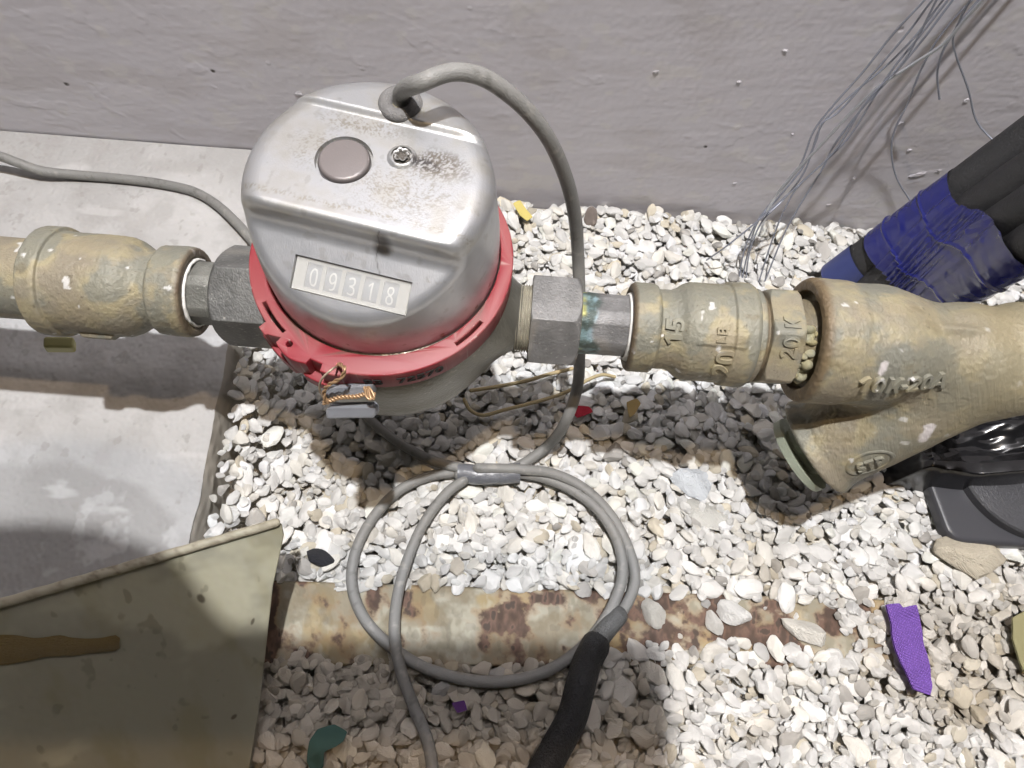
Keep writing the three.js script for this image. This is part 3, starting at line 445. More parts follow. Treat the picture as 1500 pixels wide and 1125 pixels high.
  const winBasis = (geo) => { geo.rotateX(ang); geo.translate(fc.x, fc.y, fc.z); return geo; };   // local y = normal of the sloping face
  const WW = 0.0412, WD = 0.0118;
  const ev = new Evaluator(); ev.attributes = ['position', 'normal', 'uv']; ev.useGroups = false;
  const cut = (a, geo) => { geo = geo.index ? geo : geo; const A = new Brush(a), B = new Brush(geo); A.updateMatrixWorld(); B.updateMatrixWorld(); return ev.evaluate(A, B, SUBTRACTION).geometry; };
  cap = cut(cap, winBasis(new THREE.BoxGeometry(WW, 0.0068, WD)));
  const bt = V(-0.0092, TOP, -0.0045); const bcyl = new THREE.CylinderGeometry(0.0098, 0.0098, 0.005, 64); bcyl.translate(bt.x, bt.y, bt.z); cap = cut(cap, bcyl);
  paint(cap, dust); mesh('cap', cap, capMat, m);
  // button
  mesh('button', (() => { const pr = [[0, 0.0026], [0.0075, 0.0024], [0.0083, 0.002], [0.0089, 0.0012], [0.009, -0.0025], [0, -0.0025]].reverse().map(([a, b]) => new THREE.Vector2(a, b)); const g = new THREE.LatheGeometry(pr, 64); g.translate(bt.x, TOP - 0.0018, bt.z); return g; })(), std({ phys: true, rgb: [0.19, 0.168, 0.163], metalness: 0.2, roughness: 0.3, clearcoat: 0.5, bumpMap: grainTex, bumpScale: 0.00006 }), m);
  // screw with a six lobed recess
  { const sh = new THREE.Shape(); sh.absarc(0, 0, 0.0036, 0, 6.2832); const h = new THREE.Path(); for (let i = 0; i <= 72; i++) { const a = i / 72 * 6.2832, r = 0.0016 + 0.00042 * Math.cos(6 * a); i ? h.lineTo(r * Math.cos(a), r * Math.sin(a)) : h.moveTo(r, 0); } sh.holes.push(h); const g = new THREE.ExtrudeGeometry(sh, { depth: 0.0006, bevelEnabled: true, bevelThickness: 0.0009, bevelSize: 0.0008, bevelOffset: -0.0008, bevelSegments: 4, curveSegments: 40 }); g.rotateX(-Math.PI / 2); g.translate(0.0092, TOP + 0.0002, -0.0108);
    const fl = new THREE.CylinderGeometry(0.003, 0.003, 0.0002, 24); fl.translate(0.0092, TOP + 0.0004, -0.0108); const s = mesh('screw', g, std({ rgb: [0.5, 0.49, 0.47], metalness: 0.8, roughness: 0.35 }), m); mesh('screw_recess', fl, std({ rgb: [0.08, 0.07, 0.06], roughness: 0.8 }), s);
    const sl = []; for (let i = 0; i <= 12; i++) { const a = i / 12; sl.push(new THREE.Vector2(0.0058 - 0.0022 * a, 0.0014 * sst(0, 1, a))); } const lg = new THREE.LatheGeometry(sl.reverse(), 48); lg.translate(0.0092, TOP - 0.0003, -0.0108); mesh('screw_boss', paint(lg, dust), capMat, m); }
  // grommet
  mesh('grommet', (() => { const g = new THREE.TorusGeometry(0.0052, 0.0026, 16, 48); g.rotateX(Math.PI / 2); g.scale(1, 0.9, 1); g.translate(0.0022, TOP + 0.001, -0.0318); return g; })(), std({ rgb: [0.17, 0.165, 0.16], roughness: 0.7, bumpMap: grainTex, bumpScale: 0.0005 }), m);
  // counter window
  const win = mesh('counter_plate', winBasis((() => { const sh = new THREE.Shape(); const a = WW / 2 - 0.0002, b = WD / 2 - 0.0002; sh.moveTo(-a, -b); sh.lineTo(a, -b); sh.lineTo(a, b); sh.lineTo(-a, b); sh.closePath(); for (let i = 0; i < 5; i++) { const c = -0.0135 + i * 0.0068 - 0.0002, w = 0.0027, h = 0.0043; const q = new THREE.Path(); q.moveTo(c - w, -h); q.lineTo(c + w, -h); q.lineTo(c + w, h); q.lineTo(c - w, h); q.closePath(); sh.holes.push(q); } const g = new THREE.ExtrudeGeometry(sh, { depth: 0.0008, bevelEnabled: false }); g.rotateX(-Math.PI / 2); g.translate(0, -0.0026, 0); return g; })()), std({ rgb: [0.43, 0.42, 0.385], roughness: 0.7, bumpMap: grainTex, bumpScale: 0.0003 }), m);
  '09318'.split('').forEach((ch, i) => {
    const cv = document.createElement('canvas'); cv.width = 96; cv.height = 128; const c = cv.getContext('2d'); c.fillStyle = '#7b8088'; c.fillRect(0, 0, 96, 128); c.fillStyle = '#ecece8'; c.font = '104px sans-serif'; c.textAlign = 'center'; c.textBaseline = 'middle'; c.fillText(ch, 48, 70);
    const tx = new THREE.CanvasTexture(cv); tx.colorSpace = THREE.SRGBColorSpace;
    const g = gridGeo(12, 1, (u, v) => { const a = (u - 0.5) * 1.5, R = 0.0072; return V((v - 0.5) * 0.0054, R * Math.cos(a) - R - 0.0021, R * Math.sin(a)); }, { uv: (u, v) => [v, 1 - u], flip: true });
    g.translate(-0.0137 + i * 0.0068, 0, 0); mesh('number_wheel', winBasis(g), std({ map: tx, roughness: 0.5, side: THREE.DoubleSide }), m);
  });
  mesh('window_pane', winBasis((() => { const g = new THREE.BoxGeometry(WW - 0.0008, 0.0004, WD - 0.0008); g.translate(0, -0.0011, 0); return g; })()), std({ phys: true, rgb: [0.93, 0.93, 0.92], transmission: 0.8, thickness: 0, roughness: 0.26, ior: 1.45 }), m);
  // red ring
  const red = std({ vertexColors: true, roughness: 0.5, bumpMap: grainTex, bumpScale: 0.0002 });
  const redCol = (p) => { const s = n3(p.x * 1100, p.y * 1100, p.z * 1100), a = fbm(p.x * 150, p.y * 150, p.z * 150, 4); let c = mix3([0.225, 0.014, 0.023], [0.275, 0.026, 0.035], a); c = mix3(c, [0.36, 0.2, 0.18], (p.y > -0.0008 ? 0.28 : 0.06) * sst(0.4, 0.65, a)); c = mix3(c, [0.5, 0.42, 0.38], 0.6 * sst(0.83, 0.93, s)); return mix3(c, [0.09, 0.06, 0.04], 0.7 * sst(0.62, 0.7, a) * sst(0.0495, 0.0465, Math.hypot(p.x, p.z))); };
  const zr = 0.0014, RO = 0.0518; // a = angle from local +z towards +x
  const pt = (a, r) => [r * Math.sin(a), zr + r * Math.cos(a)]; const rad = (d) => d * Math.PI / 180;
  const prof = (d) => { // outline radius against the angle in degrees: a lug with steps at the front left
    if (d > -40 && d <= -35) return RO + 0.0032; if (d > -35 && d <= -30) return RO + mix(0.0024, -0.0005, (d + 35) / 5); if (d > -30 && d <= -14) { return RO + 0.0018 + 0.0016 * Math.sin((d + 30) / 16 * 3.1416); } if (d > -14 && d <= -8) return RO - 0.0006; if (d > -8 && d <= -1) return RO + 0.0022; if (d > -1 && d <= 4) return RO + mix(0.0022, 0, (d + 1) / 5); return RO; };
  const sh = new THREE.Shape(); for (let i = 0; i <= 720; i++) { const d = -180 + i / 2, [x, z] = pt(rad(d), prof(d)); i ? sh.lineTo(x, -z) : sh.moveTo(x, -z); }
  const inn = new THREE.Path(); for (let i = 0; i <= 240; i++) { const a = i / 240 * 6.2832; const x = 0.0461 * Math.cos(a), z = -0.0012 + 0.0461 * Math.sin(a); i ? inn.lineTo(x, -z) : inn.moveTo(x, -z); } sh.holes.push(inn);
  for (const [a0, a1] of [[-49, -31], [52, 68]]) { const q = new THREE.Path(); for (let i = 0; i <= 16; i++) { const [x, z] = pt(rad(mix(a0, a1, i / 16)), 0.0494); i ? q.lineTo(x, -z) : q.moveTo(x, -z); } for (let i = 0; i <= 16; i++) { const [x, z] = pt(rad(mix(a1, a0, i / 16)), 0.0481); q.lineTo(x, -z); } q.closePath(); sh.holes.push(q); }
  const hole = new THREE.Path(); { const [x, z] = pt(rad(-25), 0.0508); hole.absarc(x, -z, 0.0012, 0, 6.2832, true); } sh.holes.push(hole);
  let rg = new THREE.ExtrudeGeometry(sh, { depth: 0.0112, bevelEnabled: true, bevelThickness: 0.0006, bevelSize: 0.0005, bevelOffset: -0.0005, bevelSegments: 3, curveSegments: 12 }); rg.rotateX(-Math.PI / 2); rg.translate(0, -0.0118, 0); rg = toCreasedNormals(rg, 0.6);
  const ringM = mesh('red_ring', paint(rg, redCol), red, m);
  // lug plate below, with a slot for the seal wire
  { const q = new THREE.Shape(); for (let i = 0; i <= 30; i++) { const d = mix(-42, 3, i / 30), bumpy = d > -22 && d < -17 ? -0.0012 : 0; const [x, z] = pt(rad(d), RO + 0.0036 + bumpy); i ? q.lineTo(x, -z) : q.moveTo(x, -z); } for (let i = 0; i <= 30; i++) { const [x, z] = pt(rad(mix(3, -42, i / 30)), 0.0475); q.lineTo(x, -z); } let lg = new THREE.ExtrudeGeometry(q, { depth: 0.0055, bevelEnabled: true, bevelThickness: 0.0006, bevelSize: 0.0006, bevelOffset: -0.0006, bevelSegments: 3 }); lg.rotateX(-Math.PI / 2); lg.translate(0, -0.0168, 0); lg = toCreasedNormals(lg, 0.6); mesh('ring_lug', paint(lg, redCol), red, m); }
  { const gs = []; for (const [s, d0, dk] of [['93', 13, 1], ['72570', 33, 1]]) { const g = textGeo(s, 0.0046, 0.0003); gs.push(remap(g, (v) => { const a = rad(d0) + v.x / RO * 1.05, R = RO + 0.0002 + v.z * 0.5; return V(R * Math.sin(a), v.y - 0.0062, zr + R * Math.cos(a)); })); }
    mesh('printed_number', mergeGeometries(gs), std({ rgb: [0.025, 0.02, 0.02], roughness: 0.7 }), ringM); }
  // body: built in world axes, then brought into the meter's frame
  const bx = MC.x, yb = HP, zb = ZP; const xl = X(404), xr = X(776);
  const bodySdf = (x, y, z) => { const X_ = (x - bx), Y_ = y - 0.140, Z_ = z - 0.1645; const e = Math.sqrt(X_ * X_ + Z_ * Z_ + (Y_ * 1.28) ** 2) - 0.0478; let d = smax(e * 0.8, y - 0.158, 0.004); const cyl = smax(Math.hypot(X_, Z_ - 0.001) - 0.0476 + 0.05 * Math.max(0, 0.14 - y), Math.abs(y - 0.130) - 0.029, 0.017); d = smin(d, cyl, 0.004); const r = Math.hypot(y - yb, z - zb); const k = Math.abs(X_); const spud = r - (0.0128 + 0.011 * sst(0.062, 0.026, k)); let sp = smax(spud * 0.85, Math.max(x - xr, xl - x), 0.0015); return smin(d, sp, 0.011); };
  let bg = starGeo(bodySdf, V(bx, 0.138, 0.1655), 200, 320, 0.12);
  paint(bg, (p) => { const a = fbm(p.x * 90, p.y * 90, p.z * 90, 4); let c = mix3([0.15, 0.145, 0.122], [0.2, 0.193, 0.165], a); const s = n3(p.x * 1200, p.y * 1200, p.z * 1200); return mix3(c, [0.5, 0.46, 0.38], 0.4 * sst(0.86, 0.95, s)); });
  bg.applyMatrix4(inv); mesh('meter_body', bg, std({ vertexColors: true, metalness: 0.6, roughness: 0.32, bumpMap: grainTex, bumpScale: 0.0002 }), m);
  for (const [a, b, dir] of [[757, 780, 1], [396, 412, -1]]) { const keys = []; for (let i = 0; i <= 24; i++) { const px = mix(a, b, i / 24); keys.push([px, 47 + (i % 4 < 2 ? 2.4 : 0)]); } const g = revX([[a, 40], ...keys, [b, 40]], { nth: 96, color: greyCol([0.3, 0.28, 0.22], 77) }); g.applyMatrix4(inv); mesh('thread', g, greyMat, m); }
}
// lead seal on its twisted wire
{
  const c = P(516, 586, 0.146), s = thing('lead_seal', 'grey lead seal hanging on twisted copper wire at the red ring', 'seal');
  const lead = std({ rgb: [0.42, 0.435, 0.47], roughness: 0.55, metalness: 0.25, bumpMap: grainTex, bumpScale: 0.0012 });
  const half = (dy, sx) => { const g = new RoundedBoxGeometry(0.0185, 0.0046, 0.011, 4, 0.0016); const p = g.attributes.position; for (let i = 0; i < p.count; i++) { const x = p.getX(i); p.setXYZ(i, x * sx, p.getY(i) + dy + 14 * x * x * Math.sign(dy), p.getZ(i) * (1 - 900 * x * x)); } g.computeVertexNormals(); return g; };
  const q = new THREE.Quaternion().setFromEuler(new THREE.Euler(-0.95, 0.0, 0.1));
  for (const [dy, sx] of [[0.0031, 0.95], [-0.0031, 1]]) { const g = half(dy, sx); g.applyQuaternion(q); g.translate(c.x, c.y, c.z); mesh('seal_half', g, lead, s); }
  const copper = std({ rgb: [0.46, 0.3, 0.17], metalness: 0.5, roughness: 0.4 }), pale = std({ rgb: [0.45, 0.36, 0.27], metalness: 0.4, roughness: 0.45 });
  const W = (x, y, h) => P(x, y, h);
  const twist = (pts, r, n) => { const cu = new THREE.CatmullRomCurve3(pts), out = []; const fr = cu.computeFrenetFrames(80); for (let k = 0; k < 2; k++) { const L = []; for (let i = 0; i <= 80; i++) { const p = cu.getPointAt(i / 80), a = i / 80 * n * 6.28 + k * Math.PI; p.addScaledVector(fr.normals[i], r * Math.cos(a)).addScaledVector(fr.binormals[i], r * Math.sin(a)); L.push(p); } out.push(tube(L, r * 1.02, { seg: 160, rad: 7 })); } return mergeGeometries(out); };
  mesh('seal_wire', tube([W(496, 537, 0.158), W(486, 541, 0.166), W(473, 553, 0.164), W(468, 567, 0.157), W(472, 580, 0.151), W(480, 588, 0.148)], 0.00042, { rad: 7, seg: 50 }), pale, s);
  mesh('seal_wire', twist([W(494, 536, 0.157), W(499, 534, 0.166), W(505, 541, 0.169), W(500, 553, 0.166), W(484, 562, 0.162), W(475, 572, 0.157), W(476, 584, 0.153), W(480, 590, 0.151)], 0.00042, 5), copper, s);
  mesh('seal_wire', twist([W(474, 590, 0.149), W(488, 585, 0.152), W(500, 582, 0.1525), W(520, 581, 0.152), W(532, 578, 0.153), W(540, 576, 0.154)], 0.0005, 7), copper, s);
  const knot = []; for (let i = 0; i <= 60; i++) { const a = i / 60 * 6.28 * 4; knot.push(P(541 + 8 * Math.cos(a) * (0.5 + 0.5 * Math.cos(a * 0.37)), 576 + 9 * Math.sin(a * 1.13), 0.155 + 0.0018 * Math.sin(a * 0.7))); } mesh('wire_knot', tube(knot, 0.00045, { seg: 240, rad: 7 }), copper, s);
  settle(s, c);
}

// ================================================================ cable
{
  const t = thing('meter_cable', 'grey signal cable from the meter top running down into a coil on the gravel', 'cable');
  const cm = std({ vertexColors: true, roughness: 0.5, bumpMap: grainTex, bumpScale: 0.00025 });
  const R = 0.003; const dusty = (g) => paint(g, (p) => mix3(mix3([0.2, 0.197, 0.188], [0.25, 0.245, 0.23], fbm(p.x * 60, p.y * 60, p.z * 60, 3)), mix3([0.38, 0.36, 0.32], [0.1, 0.095, 0.085], sst(0.45, 0.55, n3(p.x * 50, p.y * 50, p.z * 50 + 5))), 0.5 * sst(0.6, 0.75, fbm(p.x * 320, p.y * 320, p.z * 320, 3))));
  const down = [GROM.clone().addScaledVector(GUP, -0.012), GROM.clone(), GROM.clone().addScaledVector(GUP, 0.006).add(V(0.0006, 0, -0.0003)), PD(617, 121, 0.2455), PD(660, 106, 0.2475), PD(704, 112, 0.2515), PD(752, 143, 0.2585), PD(795, 190, 0.27), PD(825, 250, 0.289), PD(841, 310, 0.310), PD(847, 380, 0.335), PD(849, 450, 0.349), PD(849, 520, 0.357), PD(846, 565, 0.362), PD(832, 610, 0.366), P(800, 655, 0.016), P(765, 680, 0.0135), P(740, 690, 0.0135), P(705, 694, 0.0135), P(672, 696, 0.0135)];
  mesh('cable_run', dusty(tube(down, R, { seg: 520 })), cm, t);
  const H = 0.0112, G = (x, y, h = H) => P(x, y, h);
  const loopA = [G(672, 691), G(625, 699), G(580, 722), G(542, 765), G(519, 815, H), G(516, 860, H), G(533, 905, 0.0125), G(570, 945, 0.0125), G(615, 975), G(665, 992), G(720, 999), G(775, 992), G(825, 970, 0.013), G(868, 932, 0.0135), G(897, 888, 0.014), G(912, 840, 0.014), G(905, 795, 0.014), G(880, 752, 0.014), G(845, 722, 0.0135), G(805, 703, 0.013), G(765, 694, 0.0135), G(720, 694), G(680, 697)];
  mesh('cable_run', dusty(tube(loopA, R, { seg: 600 })), cm, t);
  const loopB = [G(680, 703, 0.015), G(655, 722, 0.014), G(622, 765, 0.012), G(597, 820), G(582, 875, 0.0125), G(578, 930, 0.0165), G(588, 985, 0.015), G(608, 1040, 0.012), G(626, 1085), G(634, 1130), G(636, 1200)];
  mesh('cable_run', dusty(tube(loopB, R, { seg: 320 })), cm, t);
  const loopC = [G(700, 686, 0.0185), G(765, 688, 0.0185), G(810, 694, 0.0165), G(856, 716, 0.015), G(896, 757, 0.0125), G(922, 808), G(930, 850), G(918, 885, 0.012), G(897, 912, 0.0135), G(880, 925, 0.0135)];
  mesh('cable_run', dusty(tube(loopC, R, { seg: 320 })), cm, t);
  const up = [G(700, 690, 0.0145), G(650, 680, 0.0145), G(610, 664, 0.0125), G(565, 635), G(530, 603), G(500, 565), G(468, 510, 0.012), G(440, 455, 0.014), P(405, 392, 0.026), P(378, 362, 0.0345), P(345, 325, 0.036), P(315, 298, 0.034), P(285, 281, 0.033), P(240, 270, 0.033), P(180, 262, 0.033), P(110, 256, 0.034), P(60, 250, 0.038), P(25, 238, 0.043), P(0, 229, 0.046), P(-60, 214, 0.05)];
  mesh('cable_run', dusty(tube(up, R, { seg: 480 })), cm, t);
  // tape wrapped round the bundle
  const a = G(671, 692, 0.0135), b = G(762, 692, 0.0145); const ax = b.clone().sub(a), L = ax.length(); ax.normalize(); const sd = V(0, 1, 0).cross(ax).normalize(), upv = ax.clone().cross(sd);
  const tg = gridGeo(70, 40, (u, v) => { const th = v * 6.2832, w = 1 + 0.06 * (fbm(u * 9, Math.cos(th) * 2, Math.sin(th) * 2, 3) - 0.5) * 2 + 0.03 * (u > 0.68 ? 1 : 0); const bend = -0.0014 * Math.sin(u * 3.14); return a.clone().addScaledVector(ax, u * L).addScaledVector(sd, w * 0.0056 * Math.cos(th) + bend).addScaledVector(upv, w * 0.0052 * Math.sin(th)); }, { closeV: true });
  mesh('tape_wrap', tg, std({ phys: true, rgb: [0.15, 0.155, 0.17], roughness: 0.32, clearcoat: 0.4, clearcoatRoughness: 0.3, bumpMap: grainTex, bumpScale: 0.0003, side: THREE.DoubleSide }), t, 'shiny dark grey tape round the cable bundle');
  // black splice
  const blk = std({ rgb: [0.016, 0.016, 0.017], roughness: 0.65, bumpMap: grainTex, bumpScale: 0.0008 });
  mesh('splice_sleeve', tube([G(905, 902, 0.0135), G(888, 922, 0.015), G(872, 944, 0.0165)], 0.0052, { seg: 30, rad: 16 }), std({ rgb: [0.09, 0.09, 0.088], roughness: 0.6, bumpMap: grainTex, bumpScale: 0.0006 }), t, 'dark shrink sleeve where the cable is joined');
  mesh('black_lead', tube([G(872, 946, 0.0165), G(860, 970, 0.018), G(850, 1005, 0.021), G(838, 1050, 0.02), G(815, 1095, 0.018), G(785, 1150, 0.016)], 0.0074, { seg: 60, rad: 18 }), blk, t, 'thick black lead leaving the splice');
  settle(t, G(720, 860, 0));
}

// ================================================================ steel wires at the wall
{
  const dark = std({ rgb: [0.3, 0.32, 0.38], metalness: 0.4, roughness: 0.38 }), light = std({ rgb: [0.62, 0.64, 0.68], metalness: 0.8, roughness: 0.3 });
  const ext = (p) => [p[0].clone().addScaledVector(p[0].clone().sub(p[2]).normalize(), 0.16).add(V(0, 0, 0.004)), ...p];
  const Z = (x, y, z) => PZ(x, y, z), list = [
    ['thin grey wire, leftmost at the top, bending to the gravel behind the right socket', [Z(1362, -8, 0.016), Z(1310, 48, 0.017), Z(1262, 108, 0.018), Z(1220, 155, 0.02), Z(1192, 192, 0.022), Z(1172, 242, 0.026), Z(1130, 296, 0.032), Z(1108, 326, 0.038), Z(1090, 368, 0.044), P(1082, 412, 0.004)]],
    ['thin grey wire close beside the leftmost wire, sharing its bend', [Z(1372, -8, 0.019), Z(1330, 48, 0.02), Z(1268, 120, 0.021), Z(1224, 168, 0.022), Z(1204, 180, 0.023), Z(1196, 205, 0.025), Z(1176, 245, 0.028), Z(1138, 292, 0.034), Z(1112, 322, 0.04), Z(1096, 368, 0.045), P(1086, 414, 0.004)]],
    ['dark wire of the bundle that turns sharply above the gravel', [Z(1388, -8, 0.012), Z(1345, 48, 0.014), Z(1300, 95, 0.015), Z(1252, 135, 0.017), Z(1212, 172, 0.02), Z(1200, 190, 0.021), Z(1178, 252, 0.026), Z(1150, 290, 0.032), Z(1118, 322, 0.042), Z(1098, 370, 0.047), P(1092, 414, 0.004)]],
    ['thin wire reaching furthest left, ending free over the gravel', [Z(1395, -8, 0.024), Z(1348, 52, 0.025), Z(1310, 98, 0.026), Z(1282, 140, 0.027), Z(1240, 205, 0.03), Z(1180, 262, 0.036), Z(1128, 308, 0.043), Z(1100, 332, 0.048), Z(1065, 360, 0.052), P(1035, 381, 0.012)]],
    ['wire in the middle of the bundle running straight down to the nipple', [Z(1376, -8, 0.03), Z(1348, 48, 0.03), Z(1322, 92, 0.03), Z(1270, 148, 0.031), Z(1222, 222, 0.034), Z(1168, 275, 0.038), Z(1150, 305, 0.042), Z(1130, 355, 0.047), P(1110, 418, 0.004)]],
    ['rightmost wire of the bundle reaching the gravel in front of the strainer', [Z(1402, -8, 0.014), Z(1352, 58, 0.016), Z(1310, 108, 0.018), Z(1262, 160, 0.02), Z(1220, 216, 0.023), Z(1206, 245, 0.027), Z(1172, 300, 0.034), Z(1150, 340, 0.04), P(1118, 418, 0.004)]]];
  for (const [label, pts] of list) { const w = mesh('steel_wire', tube(ext(pts), 0.0005, { seg: 120, rad: 6 }), dark); tag(w, label, 'wire', 'steel wires at the wall'); }
  tag(mesh('steel_wire', tube(ext([Z(1450, -12, 0.018), Z(1412, 30, 0.02), Z(1385, 62, 0.022), Z(1340, 92, 0.024), Z(1290, 125, 0.027), Z(1250, 162, 0.03), Z(1205, 210, 0.034), Z(1165, 252, 0.038), Z(1135, 290, 0.044), P(1112, 345, 0.012)]), 0.0008, { seg: 120, rad: 8 }), light), 'bright shiny wire crossing in front of the other wires', 'wire', 'steel wires at the wall');
  tag(mesh('steel_wire', tube(ext([Z(1432, -8, 0.01), Z(1402, 22, 0.011), Z(1372, 60, 0.012), Z(1350, 100, 0.013), Z(1330, 150, 0.014), Z(1309, 195, 0.015), Z(1306, 225, 0.016), Z(1314, 262, 0.018), Z(1336, 298, 0.025), Z(1345, 312, 0.034)]), 0.00052, { seg: 90, rad: 6 }), dark), 'dark curved wire running down behind the blue tape', 'wire', 'steel wires at the wall');
  tag(mesh('steel_wire', tube(ext([Z(1425, -8, 0.022), Z(1408, 25, 0.02), Z(1396, 55, 0.018), Z(1400, 80, 0.016), Z(1418, 130, 0.015), Z(1432, 180, 0.017), Z(1455, 206, 0.024), Z(1475, 225, 0.033)]), 0.00052, { seg: 90, rad: 6 }), dark), 'dark wire at the right bending behind the top black foam tube', 'wire', 'steel wires at the wall');
  tag(mesh('steel_wire', tube(ext([Z(1440, -8, 0.008), Z(1415, 22, 0.009), Z(1392, 55, 0.009), Z(1380, 78, 0.008), Z(1373, 105, 0.007), Z(1376, 145, 0.006)]), 0.0006, { seg: 60, rad: 6 }), dark), 'short dark wire lying against the wall right of the shiny wire', 'wire', 'steel wires at the wall');
}

// ================================================================ foam tubes and blue tape
{
  const fm = std({ rgb: [0.03, 0.03, 0.032], roughness: 0.6, bumpMap: grainTex, bumpScale: 0.0003 });
  const R = 0.0114, rows = [['topmost', P(1226, 408, 0.014), P(1545, 178, 0.148)], ['second', P(1262, 422, 0.016), P(1545, 232, 0.150)], ['third', P(1300, 440, 0.018), P(1545, 284, 0.150)], ['lowest', P(1340, 465, 0.02), P(1550, 338, 0.146)]];
  const axes = [];
  rows.forEach(([w, a, b], i) => {
    const d = b.clone().sub(a), L = d.length() * 1.25; d.normalize(); axes.push([a, d]);
    const s = V(0, 1, 0).cross(d).normalize(), u = d.clone().cross(s);
    const g = gridGeo(90, 40, (t, v) => { const th = v * 6.2832; const r = R * (t < 0.012 ? sst(-0.004, 0.012, t) : 1) * (1 + 0.02 * (fbm(t * 40 + i * 9, Math.cos(th) * 2, Math.sin(th) * 2, 3) - 0.5)); return a.clone().addScaledVector(d, t * L + 0.001 * Math.sin(t * 9 + i)).addScaledVector(s, r * Math.cos(th)).addScaledVector(u, r * Math.sin(th)); }, { closeV: true, uv: (t, v) => [t * 6, v * 1.5] });
    const o = mesh('foam_tube', g, fm); tag(o, w + ' black foam insulation tube of the taped bundle at the wall', 'pipe insulation', 'taped black foam tubes'); const base = a.clone(); o.position.copy(base); g.translate(-base.x, -base.y, -base.z); g.scale(1, 1, 1);
    // dark bore at the end
  });
  // blue film wound round all four: convex outline of the four sections, swept along them
  const hullAt = (s) => { const c = axes.map(([a, d]) => a.clone().addScaledVector(d, s)); const d = axes[1][1]; const e1 = c[3].clone().sub(c[0]); e1.addScaledVector(d, -e1.dot(d)).normalize(); const e2 = d.clone().cross(e1); return { c, e1, e2 }; };
  const band = (s0, s1, off, wr, seed) => gridGeo(130, 300, (t, v) => {
    const th = v * 6.2832, skew = 0.012 * Math.sin(th + 1); const { c, e1, e2 } = hullAt(mix(s0, s1, t) + skew * 0.4 + 0.012 * Math.cos(th) * t + 0.003 * (fbm(Math.cos(th) * 4, Math.sin(th) * 4, t > 0.5 ? 3 : 9, 3) - 0.5) * (Math.abs(t - 0.5) * 2));
    const dir = e1.clone().multiplyScalar(Math.cos(th)).addScaledVector(e2, Math.sin(th)); let m = null, best = -1e9; for (const q of c) { const k = q.dot(dir); if (k > best) { best = k; m = q; } }
    // support point blended so that flats stay flat
    const cen = c[0].clone().add(c[3]).multiplyScalar(0.5); let lo = 1e9; for (let k = -6; k <= 6; k++) { const a2 = th + k * 0.22, dd = e1.clone().multiplyScalar(Math.cos(a2)).addScaledVector(e2, Math.sin(a2)); let sp = -1e9; for (const q of c) sp = Math.max(sp, q.clone().sub(cen).dot(dd)); const rad2 = (sp + R + off) / Math.max(0.2, Math.cos(k * 0.22)); lo = Math.min(lo, rad2); }
    const wrk = wr * (Math.abs(fbm(t * 3 + seed, th * 1.6 + t * 2.2, seed, 3) - 0.5) * -2.2 + 0.25 * fbm(t * 14, th * 5, seed, 2)); const pleat = 0.0009 * (0.3 + 1.4 * fbm(th * 3, t * 6, 2, 2)) * sst(0.05, 0.0, Math.abs(((t * 2.3 + 0.08 * Math.sin(th * 3)) % 1) - 0.5));
    const crk = 0.0011 * Math.abs(fbm(t * 7 + th * 1.5, th * 4 - t * 5, 12, 3) - 0.5) * 2; return cen.addScaledVector(dir, lo + wrk + pleat - crk);
  }, { closeV: true });
  const bt = thing('blue_tape', 'dark blue plastic film wound round the bundle of black foam tubes', 'tape');
  const blue = std({ phys: true, rgb: [0.014, 0.018, 0.15], roughness: 0.24, clearcoat: 0.6, clearcoatRoughness: 0.2, side: THREE.DoubleSide });
  mesh('wound_film', band(0.034, 0.104, 0.0006, 0.0008, 3), blue, bt);
  const a0 = axes[0]; const patch = gridGeo(20, 30, (t, v) => { const d = a0[1], s = V(0, 1, 0).cross(d).normalize(), u = d.clone().cross(s), th = v * 6.2832, r = R + 0.0007; return a0[0].clone().addScaledVector(d, mix(-0.001, 0.02 + 0.004 * Math.sin(th), t)).addScaledVector(s, r * Math.cos(th)).addScaledVector(u, r * Math.sin(th)); }, { closeV: true });
  mesh('tape_patch', patch, std({ phys: true, rgb: [0.04, 0.055, 0.19], roughness: 0.45, side: THREE.DoubleSide }), bt);
  settle(bt, P(1380, 340, 0.05));
}

